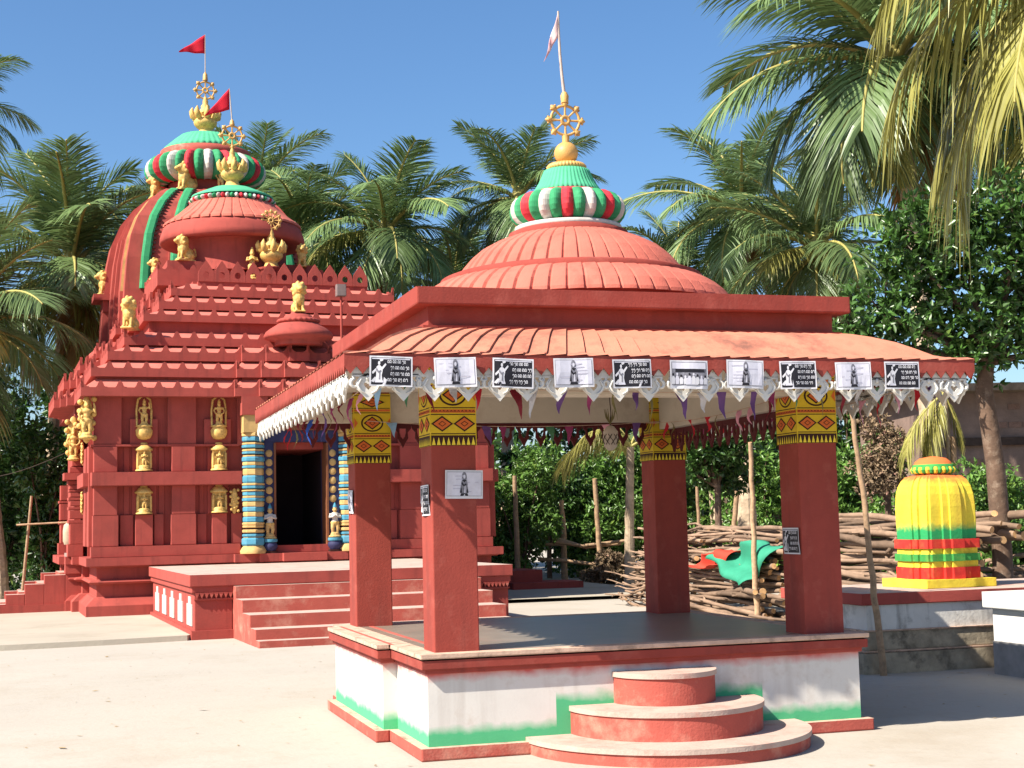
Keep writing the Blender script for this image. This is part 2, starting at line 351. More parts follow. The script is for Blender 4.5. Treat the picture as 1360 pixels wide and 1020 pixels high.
def stack(mb, seq, mt, **k):
    lo = [[(x, y, z) for x, y in plan(o, **k)] for o, z in seq]
    n = len(lo[0]); assert all(len(q) == n for q in lo)
    mb.loft(lo, mt, False, True)
m = MB(); stack(m, [(.11, .05), (.11, .242), (.10, .25), (-.02, .37), (-.07, .38), (-.07, .585), (.03, .595), (.065, .628), (.03, .66), (-.07, .67), (-.07, .865), (.03, .87), (.03, .885), (.11, .89), (.11, 1.03)], RED)
m.build('base_moulding', T, bevel=.008)
m = MB(); m2 = plan(-.16); DX0, DX1 = -.42, .53
# wall with a real doorway: the outline is cut at the front projection by side pieces and a lintel
fr = [p for p in m2]; fy = min(p[1] for p in fr)
m.prism([p for p in fr if not (DX0 < p[0] < DX1 and p[1] < YF+.1)] if False else [(XL+.16, YF+.16), (DX0, YF+.16), (DX0, YF+2.2), (DX1, YF+2.2), (DX1, YF+.16), (XR-.16, YF+.16)]+[p for p in fr if p[1] > YF+.5], 1.03, 3.75, RED)
m.box(DX0+.003, YF+.16, 2.83, DX1-.003, YF+2.19, 3.745, RED)
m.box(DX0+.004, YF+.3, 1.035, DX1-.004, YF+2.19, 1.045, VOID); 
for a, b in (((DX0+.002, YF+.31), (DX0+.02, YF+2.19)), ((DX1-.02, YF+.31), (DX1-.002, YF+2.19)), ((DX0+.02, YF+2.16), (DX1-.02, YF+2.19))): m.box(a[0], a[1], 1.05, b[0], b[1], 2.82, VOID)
m.build('wall', T)
# front wall relief: pilasters, courses, belt and ledge, mirrored about the door
def mir(x0, x1, s): return (x0, x1) if s > 0 else (.06-x1, .06-x0)
for s in (1, -1):
    for x0, x1, d, z0, z1 in [(-3.47, -3.05, .16, 1.213, 1.73), (-3.02, -2.80, .06, 1.213, 1.73), (-2.775, -2.484, .13, 1.213, 1.73), (-2.46, -2.30, .07, 1.213, 1.735), (-2.19, -1.765, .16, 1.213, 1.73), (-1.74, -1.58, .05, 1.213, 1.73), (-1.5, -1.243, .13, 1.213, 1.73), (-1.17, -.98, .10, 1.213, 1.73),
                              (-3.455, -3.07, .16, 1.733, 2.218), (-2.175, -1.78, .16, 1.733, 2.218), (-2.82, -2.42, .05, 1.733, 2.218), (-1.56, -1.2, .05, 1.733, 2.218), (-2.96, -2.86, .02, 1.733, 2.218), (-2.38, -2.28, .02, 1.733, 2.218), (-1.70, -1.62, .02, 1.733, 2.218),
                              (-3.455, -3.07, .16, 2.453, 2.88), (-2.175, -1.78, .16, 2.453, 2.88), (-2.82, -2.42, .05, 2.453, 2.88), (-1.56, -1.2, .05, 2.453, 2.88), (-2.96, -2.86, .02, 2.453, 2.88), (-2.38, -2.28, .02, 2.453, 2.88),
                              (-3.455, -3.0, .12, 2.923, 3.74), (-2.86, -2.40, .09, 2.923, 3.35), (-2.24, -1.76, .12, 2.923, 3.74), (-1.62, -1.16, .09, 2.923, 3.35), (-1.06, -.62, .15, 2.9, 3.74)]:
        a, b = mir(x0, x1, s); pil = MB(); pil.box(a, YF+.16-d, z0, b, YF+.2, z1, RED); pil.build('pilaster', T, bevel=.01)
    a, b = mir(-3.5, -1.02, s); c_ = MB(); c_.box(a, YF-.03, 1.033, b, YF+.17, 1.21, RED); c_.build('string_course', T, bevel=.008); c_ = MB(); c_.box(a, YF+.02, 2.883, b, YF+.17, 2.92, RED); c_.build('ledge', T, bevel=.006)
    a, b = mir(-3.5, -1.0, s); c_ = MB(); c_.box(a, YF-.12, 2.22, b, YF+.17, 2.45, RED); c_.build('belt_course', T, bevel=.012)
# left and right side projections: mouldings of a miniature shrine on the side bay, belts
for s in (1, -1):
    m = MB()
    def bx(x0, y0, z0, x1, y1, z1):
        if s > 0: m.box(x0, y0, z0, x1, y1, z1, RED)
        else: m.box(.15-x1, y0, z0, .15-x0, y1, z1, RED)
    bx(-3.62, YF+.2, 2.22, -3.40, 1.95, 2.449); bx(-3.53, YF+.16, 1.212, -3.3, .75, 2.9); bx(-3.53, 1.1, 1.212, -3.3, 1.7, 2.9)
    m.build('side_bay_wall', T, bevel=.01); m = MB()
    for z0, z1, e in [(1.03,1.25,.10),(1.25,1.62,.06),(1.62,1.68,.09),(1.70,1.85,.07),(1.86,1.91,.09),(1.93,2.02,.06),(2.03,2.08,.09),(2.09,2.17,.06),(2.18,2.22,.08),(2.23,2.30,.07),(2.31,2.38,.1)]:
        bx(-3.70-e+.03, 2.08, z0, -3.5, 2.5, z1)
    bx(-3.84, 2.0, 2.39, -3.5, 2.55, 2.52); bx(-3.74, 2.07, 2.521, -3.5, 2.5, 2.62); bx(-3.70, 2.1, 2.64, -3.5, 2.45, 2.80)
    bx(-3.66, 2.12, 2.80, -3.5, 2.4, 3.72)
    m.build('corner_shrine', T, bevel=.01); m = MB()
    for z0, z1, e in [(1.03,1.25,.10),(1.25,1.62,.06),(1.62,1.68,.09),(1.70,2.02,.07),(2.03,2.08,.09),(2.09,2.38,.06)]: bx(-3.70-e, 4.95, z0, -3.5, 5.35, z1)
    m.build('corner_shrine', T, bevel=.01)
# stepped roof: every tier is a crenellated fascia, a dark recess under it and a sloping top
def tooth(mb, p, d, nrm, w_=.155, h=.12, th=.045, mt=RED):
    a = [(-.5,-.004),(-.47,.08),(-.36,.25),(-.26,.62),(-.14,.88),(0,1),(.14,.88),(.26,.62),(.36,.25),(.47,.08),(.5,-.004)]
    mb.plate([(x*w_, y*h) for x, y in a], p-nrm*th, d, Z, th, mt)
def crown_edge(mb, P, z, sp=.30, h=.115):
    n = len(P)
    for i in range(n):
        a, b = Vector((*P[i], z)), Vector((*P[(i+1) % n], z)); L_ = (b-a).length
        if L_ < .07: continue
        d = (b-a)/L_; nr = Vector((d.y, -d.x, 0))
        cw = min(.13, L_*.45)
        for p, q in ((a, 1), (b, -1)):          # tall curved corner spikes
            poly = [(0,-.004),(cw,-.004),(cw*.62,h*.22),(cw*.30,h*.55),(cw*.12,h*.95),(0,h*1.25)]
            if q < 0: mb.plate([(-x, y) for x, y in poly][::-1], p-nr*.045, d, Z, .045, RED)
            else: mb.plate(poly, p-nr*.045, d, Z, .045, RED)
        k = int(round((L_-.1)/sp)); 
        for j in range(1, k): tooth(mb, a+d*(L_*j/k), d, nr, .155, h)
TIERS = [(0,3.721,3.865,4.02),(.17,4.064,4.21,4.36),(.46,4.378,4.53,4.66),(.76,4.677,4.82,4.96),(1.12,5.154,5.28,5.41),(1.42,5.42,5.56,5.70),(1.66,5.708,5.84,6.0)]
OFF0 = .207
for i, (s_, z0, z1, z2) in enumerate(TIERS):
    o = OFF0-s_; k = dict(side=1, front=1 if i < 3 else 0)
    P = plan(o, **k); mb = MB(); mb.prism(P, z0, z1, RED)
    nx = TIERS[i+1][0] if i < 6 else 2.0; o2 = OFF0-nx-.08
    Q = plan(o2, **k)
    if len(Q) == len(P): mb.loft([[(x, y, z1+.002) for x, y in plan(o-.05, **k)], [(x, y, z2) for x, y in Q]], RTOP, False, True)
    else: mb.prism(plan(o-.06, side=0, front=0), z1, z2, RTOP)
    znext = TIERS[i+1][1] if i < 6 else 6.05
    mb.prism(plan(o2-.03, **k), z2-.02, znext+.002, RED)         # recess below the next fascia
    crown_edge(mb, P, z1)
    mb.build('roof_tier', T)
m = MB(); m.prism(plan(OFF0-2.12, side=1, front=0), 5.9, 6.04, RED)
P = [(-2.15,2.6),(1.2,2.6),(1.2,5.0),(-2.15,5.0)]; m.prism(P, 6.05, 6.36, RED); crown_edge(m, P, 6.36, .22, .1)
P = [(-1.95,2.75),(.9,2.75),(.9,4.8),(-1.95,4.8)]; m.prism(P, 6.36, 6.56, RED); m.build('roof_platform', T)
# pierced parapet over the front
m = MB(); uw = .292; nU = 11; x0 = -1.49; OUT = [(-.5,0),(-.5,.32),(-.44,.52),(-.25,.74),(-.1,.9),(0,1),(.1,.9),(.25,.74),(.44,.52),(.5,.32),(.5,0),(0,0)]
HOL = [(.20*math.cos(R(a)), .31+.155*math.sin(R(a))) for a in (225,200,165,135,110,90,70,45,15,-20,-45,-90)]
for i in range(nU):
    xx = x0+uw*(i+.5); m.plate([(a*uw*.985, b*.40) for a, b in OUT][::-1], (xx, 1.87+.06, 6.03), X, Z, .05, RED, hole=[(a*uw, b*.40) for a, b in HOL][::-1])
m.box(x0, 1.90, 5.95, x0+uw*nU, 2.1, 6.035, RED); m.build('pierced_parapet', T)
# lower rim of the small front dome
def ribbed_bell(mb, c, prof, n, amp, mt):
    sub = 8; vals = [1-amp*.55, 1+amp*.0, 1+amp*.12, 1+amp*.24, 1+amp*.34, 1+amp*.42, 1+amp*.5, 1+amp*.5]
    rf = lambda a: vals[int(round(a/(2*PI)*n*sub)) % sub]
    mb.lathe(prof, mt, c, n*sub, rf, False, True)
sd = MB(); c = (.05, .30, 0); sd.lathe([(.42,4.66),(.42,4.74),(.60,4.79),(.615,4.83),(.58,4.90),(.50,4.96),(.42,5.01),(.36,5.05)], RED, c, 40); sd.build('small_front_dome', T)
sd = MB(); sd.lathe([(.30,5.04),(.37,5.075),(.385,5.10),(.36,5.13),(.30,5.15)], RED, c, 96, lambda a: .96+.05*abs(math.sin(12*a)), True); sd.lathe([(.27,5.15),(.24,5.20),(.14,5.235),(.12,5.27)], RED, c, 32); sd.build('small_dome_cap', T)
sd = MB(); c = (-2.85, 3.7, 0); sd.lathe([(.34,4.50),(.34,4.70),(.48,4.74),(.49,4.78),(.46,4.85),(.37,4.92),(.29,4.97),(.24,5.0),(.1,5.08)], RED, c, 40); sd.build('small_side_dome', T)
# main dome over the hall
DC = (-.58, 3.6, 0)
m = MB(); m.lathe([(1.12,6.4),(1.05,6.62),(1.05,7.0),(1.10,7.05)], RED, DC, 64); m.build('dome_drum', T)
m = MB(); m.lathe([(1.10,7.03),(1.38,7.02),(1.42,7.06),(1.41,7.16),(1.36,7.30),(1.32,7.38),(1.2,7.40)], RED, DC, 96); m.build('dome_rim', T, bevel=0)
m = MB(); ribbed_bell(m, DC, [(1.34,7.375),(1.33,7.42),(1.22,7.50),(1.08,7.60),(.96,7.71),(.86,7.80),(.82,7.845)], 40, .022, SALMON); m.build('dome_bell', T)
cols = []
for k in range(56): cols.append((GREEN, WHITE, CRIM, WHITE)[k % 4])
o = amalaka_parts(T, DC, .84, 7.91, .075, cols)
m = MB(); m.lathe([(.80,7.98),(.80,8.01),(.72,8.05),(.56,8.12),(.40,8.19),(.30,8.20)], MINT, DC, 60, lambda a: 1+.012*math.sin(60*a/2*2)); m.build('green_cap', T)
def kalasha(root, c, z0, s_, mt=GOLD, petals=True):
    m = MB(); m.lathe([(.30*s_,0),(.30*s_,.06*s_),(.22*s_,.10*s_),(.17*s_,.22*s_),(.24*s_,.27*s_),(.32*s_,.36*s_),(.34*s_,.44*s_),(.30*s_,.52*s_),(.17*s_,.57*s_),(.19*s_,.62*s_),(.24*s_,.68*s_),(.22*s_,.74*s_),(.12*s_,.86*s_),(.13*s_,.92*s_),(.075*s_,1.0*s_),(.085*s_,1.06*s_),(.04*s_,1.2*s_)], mt, (c[0],c[1],z0), 32)
    if petals:
        for k in range(8):
            a = 2*PI*k/8; d = Vector((math.cos(a), math.sin(a), 0)); p = Vector((c[0],c[1],z0))
            m.tube([p+d*.20*s_+Z*.48*s_, p+d*.36*s_+Z*.60*s_, p+d*.40*s_+Z*.74*s_, p+d*.37*s_+Z*.86*s_], [.05*s_,.10*s_,.07*s_,.015*s_], mt, 8)
    return m.build('finial_pot', root)
kalasha(T, DC, 8.2, .68); m = MB(); wheel(m, (DC[0], DC[1], 9.28), .255, BRONZE, True, 8); m.tube([(DC[0],DC[1],8.95),(DC[0],DC[1],9.06)], .03, BRONZE); m.tube([(DC[0],DC[1],9.5),(DC[0],DC[1],9.58),(DC[0],DC[1],9.62)], [.05,.04,.01], BRONZE); m.build('wheel_finial', T)
# parapet finial
PF = (-.05, 2.32, 0); m = MB(); m.lathe([(.22,6.0),(.22,6.36),(.28,6.39),(.16,6.42)], RED, PF, 24); m.build('finial_plinth', T)
kalasha(T, PF, 6.36, .66); m = MB(); wheel(m, (PF[0], PF[1], 7.33), .20, BRONZE, True, 12); m.tube([(PF[0],PF[1],6.95),(PF[0],PF[1],7.18)], .03, BRONZE); m.build('wheel_finial', T)
# tower (deul) behind: stepped plan scaled up a curved profile
TC = (-.42, 8.5)
def dplan(hw):
    q = [(-1,-1),(-.80,-1),(-.80,-1.03),(-.56,-1.03),(-.56,-1.07),(-.46,-1.07),(-.46,-1.10),(-.22,-1.10),(-.22,-1.16),(.22,-1.16),(.22,-1.10),(.46,-1.10),(.46,-1.07),(.56,-1.07),(.56,-1.03),(.80,-1.03),(.80,-1)]
    out = []
    for k in range(4):
        ca, sa = [(1,0),(0,1),(-1,0),(0,-1)][k]
        for x, y in q: out.append((TC[0]+hw*(x*ca-y*sa), TC[1]+hw*(x*sa+y*ca)))
    return out
prof = [(2.05,.05),(2.05,5.0),(2.02,5.93),(1.99,6.6),(1.93,7.3),(1.84,7.82),(1.68,8.26),(1.43,8.65),(1.16,8.93),(1.02,9.03),(.86,9.06)]
m = MB(); lo = [[(x, y, z) for x, y in dplan(h)] for h, z in prof]; n = len(lo[0])
for i in range(len(lo)-1):
    for j in range(n):
        k = (j+1) % n; jj = j % 17
        mt = BEIGE if jj in (1, 15) and i >= 3 else RED
        m.add([lo[i][j], lo[i][k], lo[i+1][k], lo[i+1][j]], [(0,1,2,3)], mt)
m.add(lo[-1], [tuple(range(n))], RED)
for k in range(4):                          # raised green ribs with dark studs along the tower's front
    pass
m.build('tower', T)
for sx, oy in ((-.80,1.03),(-.49,1.10),(.49,1.10),(.80,1.03)):
    m = MB()
    for face in range(1):
        pts = []
        for h, z in prof[3:-1]:
            if face == 0: pts.append((TC[0]+h*sx, TC[1]-h*oy, z))
            else: pts.append((TC[0]-h*1.10, TC[1]+h*sx, z))
        m.loft([[(x-.10,y+.05,z),(x-.10,y-.045,z),(x-.055,y-.07,z),(x+.055,y-.07,z),(x+.10,y-.045,z),(x+.10,y+.05,z)] for x, y, z in pts], GREEN)
        for i in range(len(pts)-1):
            a, b = Vector(pts[i]), Vector(pts[i+1]); nn = max(2, int((b-a).length/.10))
            for q in range(nn):
                p = a.lerp(b, q/nn)+Vector((.125,-.02,0)); m.box(p.x-.04, p.y-.03, p.z-.026, p.x+.035, p.y+.06, p.z+.026, DARK)
    m.build('green_rib', T)
m = MB(); m.lathe([(1.0,9.02),(.86,9.08),(.80,9.2),(.84,9.34)], RED, (TC[0],TC[1],0), 48); m.build('tower_neck', T)
cols = [(CRIM, GREEN, WHITE, GREEN)[k % 4] for k in range(36)]
amalaka_parts(T, (TC[0],TC[1],0), 1.36, 9.66, .34, cols)
m = MB(); m.lathe([(1.02,9.95),(1.04,10.02),(1.02,10.13),(.9,10.16)], REDD, (TC[0],TC[1],0), 64); m.build('red_collar', T)
m = MB(); m.lathe([(.94,10.15),(.95,10.19),(.90,10.24),(.72,10.40),(.56,10.53),(.40,10.55)], MINT, (TC[0],TC[1],0), 180, lambda a: 1+.012*math.sin(45*a)); m.build('green_cap', T)
kalasha(T, (TC[0],TC[1],0), 10.52, .80); m = MB(); wheel(m, (TC[0],TC[1],11.64), .26, BRONZE, True, 8); m.tube([(TC[0],TC[1],11.3),(TC[0],TC[1],11.42)], .035, BRONZE); m.tube([(TC[0],TC[1],11.88),(TC[0],TC[1],12.02),(TC[0],TC[1],12.08)], [.06,.05,.01], BRONZE); m.build('wheel_finial', T)
m = MB(); m.box(-2.95, 7.9, 6.55, -2.3, 8.7, 6.68, RED); m.box(-2.75, 8.0, 6.3, -2.3, 8.6, 6.55, RED); m.build('side_bracket', T)
# door surround, blue and gold columns, threshold
m = MB()
for s in (1, -1):
    a, b = mir(-.64, -.42, s); m.box(a, YF-.06, 1.033, b, YF+.4, 2.95, NAVY)
    for k in range(6): m.lathe([(.055,0),(.06,.01),(.03,.02)], BEIGE, (0,0,0), 12) if False else m.ell(((a+b)/2, YF-.06, 1.95+.16*k), (.065,.02,.065), BEIGE)
    a, b = mir(-.45, -.415, s); m.box(a, YF-.09, 1.033, b, YF+.3, 2.93, BROWN)
m.box(-.66, YF-.07, 2.951, .72, YF+.4, 3.15, NAVY); m.box(-.72, YF-.12, 3.151, .78, YF+.35, 3.24, BROWN); m.build('door_frame', T)
m = MB(); m.box(-.44, YF-.1, 1.032, .55, YF+.16, 1.16, RED); m.build('door_threshold', T, bevel=.01)
for s in (1, -1):
    cx = (-.816 if s > 0 else .876); m = MB(); z = 1.033; cc = (cx, YF-.13, 0)
    m.lathe([(.23,1.033),(.235,1.08),(.20,1.14),(.17,1.17)], BEIGE, cc, 24, lambda a: .93+.07*abs(math.cos(4*a)))
    seq = [(BLUE,.14,.20),(BEIGE,.02,.17),(BLUE,.05,.19),(DARK,.02,.16),(BEIGE,.06,.19),(DARK,.03,.16),(BEIGE,.05,.185),(BEIGE,.05,.19),(BLUE,.10,.18),(BEIGE,.09,.175),(BLUE,.09,.18),(BEIGE,.10,.18),(BLUE,.06,.19),(BEIGE,.04,.18),(BLUE,.08,.18),(BEIGE,.03,.195),(DARK,.02,.165),(BLUE,.06,.185),(BEIGE,.04,.19),(BLUE,.14,.18),(BEIGE,.13,.175),(BLUE,.05,.185),(BEIGE,.07,.18),(BLUE,.09,.19),(BEIGE,.03,.175),(DARK,.02,.16),(BLUE,.05,.185),(BEIGE,.04,.185),(DARK,.02,.16),(BLUE,.06,.19),(BEIGE,.04,.185),(DARK,.02,.16),(BLUE,.09,.185),(BEIGE,.07,.19)]
    tot = sum(q[1] for q in seq); z = 1.17; k = (3.10-1.17)/tot
    for mt, h, r in seq:
        h *= k; m.lathe([(r*.95,z),(r*1.03,z+h*.2),(r*1.03,z+h*.8),(r*.95,z+h)], mt, cc, 8, None, False); z += h
    m.box(cx-.19, YF-.31, 3.10, cx+.19, YF+.05, 3.40, BEIGE); m.box(cx-.22, YF-.34, 3.401, cx+.22, YF+.06, 3.72, RED)
    m.build('door_column', T)
# gilded relief figures fixed to the wall
def arch_frame(h):
    m = MB(); m.tube([(-.16*h*1.0,.02,.30*h),(-.17*h,.02,.7*h),(-.14*h,.02,.95*h),(0,.02,1.06*h),(.14*h,.02,.95*h),(.17*h,.02,.7*h),(.16*h,.02,.30*h)], .028*h, GOLD, 6)
    m.lathe([(.06*h,0),(.14*h,.03*h),(.19*h,.12*h),(.20*h,.22*h),(.15*h,.29*h),(.2*h,.31*h),(.18*h,.34*h)], GOLD, (0,0,0), 20); return m.mesh('arch')
def niche(h):
    m = MB(); m.lathe([(.30*h,.0),(.30*h,.04*h),(.22*h,.08*h),(.25*h,.16*h),(.2*h,.2*h)], GOLD, (0,0,0), 20)
    m.box(-.26*h,.0,.0,.26*h,.12,.62*h, GOLD); m.box(-.24*h,-.02,.62*h,.24*h,.12,.72*h, GOLD)
    m.lathe([(.30*h,.72*h),(.32*h,.77*h),(.24*h,.84*h),(.20*h,.90*h),(.14*h,.93*h),(.12*h,1.0*h)], GOLD, (0,.04,0), 20)
    for s in (-1,1): m.tube([(s*.22*h,-.04,.1*h),(s*.22*h,-.04,.62*h)], .045*h, GOLD, 8)
    return m.mesh('niche')
AR, NI = arch_frame(.72), niche(.48)
for s in (1, -1):
    for xx, fm in ((-2.63, FIG_A), (-1.372, FIG_B)):
        x = xx if s > 0 else .06-xx; y = YF+.03
        a = put(AR, 'gilded_arch', T, (x, y+.02, 3.0)); f = put(fm, 'relief_figure', a, (0, -.03, .22), scale=.48)
        for z, g in ((2.47, FIG_C), (1.745, FIG_C)):
            b = put(NI, 'gilded_niche', T, (x, y+.02, z)); put(g, 'relief_figure', b, (0, -.07, .04), scale=.34)
m = MB(); m.ell((0,.03,.36),(.11,.05,.40),GOLD)
for k in range(14): m.ell((.12*math.cos(k*2.4), .0, .05+.05*k), (.05,.04,.05), GOLD, n=8, k=6)
CL = m.mesh('cluster')
a = put(CL, 'corner_relief', T, (-3.57, YF+.02, 2.98)); put(FIG_A, 'relief_figure', a, (0,-.06,.02), scale=.72)
a = put(CL, 'corner_relief', T, (-3.68, 2.05, 2.78)); put(FIG_B, 'relief_figure', a, (0,-.05,-.05), scale=.62)
a = put(CL, 'door_relief', T, (-1.12, YF+.0, 1.74), scale=.55)
for z in (1.78, 2.62): put(CL, 'side_relief', T, (-3.60, .95, z), (0,0,-PI/2), scale=.5)
# front porch with wide steps, pedestals and a panelled flank
P_ = MB(); P_.box(-2.57, -5.18, .704, 2.03, .03, .864, RED, TREAD); P_.box(-2.50, -5.13, .05, -1.99, .02, .70, RED); P_.box(1.52, -5.13, .05, 1.97, .02, .70, RED); P_.box(-1.985, -4.6, .05, 1.515, .01, .70, RED)
P_.box(-2.54, -5.155, .62, -1.98, .02, .703, RED); P_.box(1.51, -5.155, .62, 2.0, .02, .703, RED); P_.box(-2.55, -5.17, -.01, -1.975, .02, .12, RED); P_.box(1.505, -5.17, -.01, 2.01, .02, .12, RED)
for xa, xb in ((-2.50, -1.99), (1.52, 1.97)):
    for k in range(8):
        x = xa+(k+.5)*(xb-xa)/8; P_.plate([(-.032,.0),(0,-.085),(.032,0)], (x, -5.158, .622), X, Z, .012, RED); P_.plate([(-.02,0),(0,-.05),(.02,0)], (x, -5.17, .60), X, Z, .012, REDD)
    P_.box(xa-.01, -5.165, .52, xb+.01, -5.12, .545, RED)
P = P_.build('porch', T, bevel=.012)
m = MB()
for k in range(5):
    y = -4.95+k*1.0; m = MB(); m.box(-2.515, y, .17, -2.499, y+.52, .46, WHITE); m.box(-2.512, y+.14, .46, -2.499, y+.38, .56, WHITE); m.build('panel', P)
zs = [.704, .53, .37, .21, .08]; ys = [-4.68, -5.32, -5.83, -6.40, -6.79, -7.02]
zt = [.70, .535, .372, .213, .085]
for i in range(5):
    m = MB(); m.box(-1.985+.004*i, ys[i+1], -.02 if i < 5 else 0, 1.5-.004*i, ys[0]+.1-.002*i, zt[i], REDD, TREAD); m.build('step', P, bevel=.012)
m = MB(); m.box(-1.05, -.02, .865, 1.10, .04, .94, REDD, TREAD); m.build('step', P)
# side stair on the left flank
m = MB(); SX = [(-3.45,.885,-3.79),(-3.79,.71,-4.15),(-4.15,.56,-4.48),(-4.48,.39,-4.80),(-4.80,.225,-5.2)]
for y0, y1, dz in ((2.3, 2.6, 0), (3.95, 4.2, .0)):
    for x1, z, x0 in SX: m.box(x0, y0, .05, x1-.001, y1, z, RED, TREAD)
    m.box(-3.80, y0-.03, .72, -3.45, y1+.03, .895, RED, TREAD); m.box(-5.3, y0-.02, .05, -3.45, y1+.02, .20, RED)
for i, (x1, z, x0) in enumerate(SX): m.box(x0-.1, 2.603, .04, x1-.1, 3.947, z-.14, REDD, TREAD)
m.build('side_stair', T, bevel=.01)

# things that stand on the temple
def world(x, y, z): return T.matrix_basis @ Vector((x, y, z))
T.matrix_basis = Matrix.Translation((1.62, 16.2, 0)) @ Matrix.Rotation(.05, 4, 'Z')
def stand(me, name, label, cat, p, scale, rz=0, group=None):
    o = put(me, name, None, world(*p), (0,0,rz+.05), 0, scale); return tag(o, label, cat, group)
G1 = 'gilded lions on the temple roof'
stand(LION, 'lion_statue', 'gilded seated lion on the small red dome above the temple door', 'statue', (.05,.28,5.25), .60, PI/2, G1)
stand(LION, 'lion_statue', 'gilded lion on the roof edge under the middle dome, turned to the left corner', 'statue', (-1.62,2.80,6.56), .56, .35, G1)
stand(LION, 'lion_statue', 'small gilded lion partly hidden under the left edge of the middle dome', 'statue', (-2.02,3.9,6.36), .48, .1, G1)
stand(FIG_C, 'seated_figure', 'gilded seated figure under the middle dome, above the pierced parapet', 'statue', (-.42,2.30,6.14), .66, 0, G1)
stand(LION, 'lion_statue', 'gilded lion on a lower roof step near the left corner of the temple', 'statue', (-2.82,.72,4.95), .62, 1.1, G1)
stand(LION, 'lion_statue', 'gilded lion on a red bracket jutting from the left side of the tower', 'statue', (-2.68,8.2,6.68), .62, .2, G1)
stand(LION, 'lion_statue', 'gilded lion crouching on the tower shoulder under the big striped disc', 'statue', (-1.0,7.5,9.0), .72, .5, G1)
stand(LION, 'lion_statue', 'smaller gilded lion at the far left rim of the tower shoulder', 'statue', (-1.55,8.3,8.95), .6, .1, G1)
stand(FIG_A, 'standing_figure', 'gilded figure under the striped disc right of the crouching lion', 'statue', (-.25,7.35,9.03), .55, 0, G1)
stand(LION, 'lion_statue', 'gilded lion half hidden right of the parapet wheel finial', 'statue', (.62,2.7,6.5), .5, 1.4, G1)
for x, lb in ((-.54, 'painted door guardian with blue hat on the left of the temple doorway'), (.60, 'painted door guardian with blue hat on the right of the temple doorway')):
    t = thing('door_guardian', lb, 'statue', world(x, YF-.16, 1.03), .05, 'guardians of the temple door')
    m = MB(); m.box(-.11,-.10,0,.11,.10,.04,DARK); m.lathe([(.09,.04),(.13,.10),(.13,.14),(.10,.19)], NAVY, (0,0,0), 16); m.lathe([(.125,.19),(.13,.21),(.125,.24)], BLUE, (0,0,0), 16); m.build('pedestal', t)
    put(GUARD, 'body', t, (0,0,.23), scale=.62)
RF = mat('red_flag_cloth', lin(206, 30, 52), .15, 4, .8, 0, trans=.3); PF_ = mat('faded_pink_flag_cloth', lin(226, 196, 194), .12, 4, .8, 0, 60, lin(200, 90, 100), .8, 5, trans=.25)
flag('prayer_flag', 'red triangular flag on the tallest tower of the temple', world(TC[0], TC[1], 12.0), .98, [(0,0),(0,-.46),(-.62,-.46)], RF, STEEL)
flag('prayer_flag', 'red pennant above the middle dome, hanging before the tower finial', world(DC[0], DC[1], 9.55), .70, [(0,0),(0,-.44),(-.50,-.60)], RF, STEEL, (-.05,0))
t = thing('floodlight', 'small grey floodlight on a thin red post on the stepped roof', 'lamp', world(.9, .60, 4.82))
m = MB(); m.tube([(0,0,0),(0,0,.82)], .022, RED, 8); m.build('post', t); m = MB(); m.box(-.09,-.06,.80,.09,.10,1.02, mat('grey_metal', lin(120,104,100), .2, 6, .6, 0)); m.build('lamp_head', t, bevel=.015)
m = MB(); m.box(-.17,-.12,0,.17,.12,.20, mat('grey_block', lin(140,120,112), .25, 12, .95, .5, 40)); m.box(-.10,-.06,.20,.10,.08,.26, MATS['grey_block']); tag(m.build('concrete_block', None, world(-3.62,2.45,.896), (0,0,.2), .02), 'grey concrete block lying on the stair wall at the temple side', 'block')

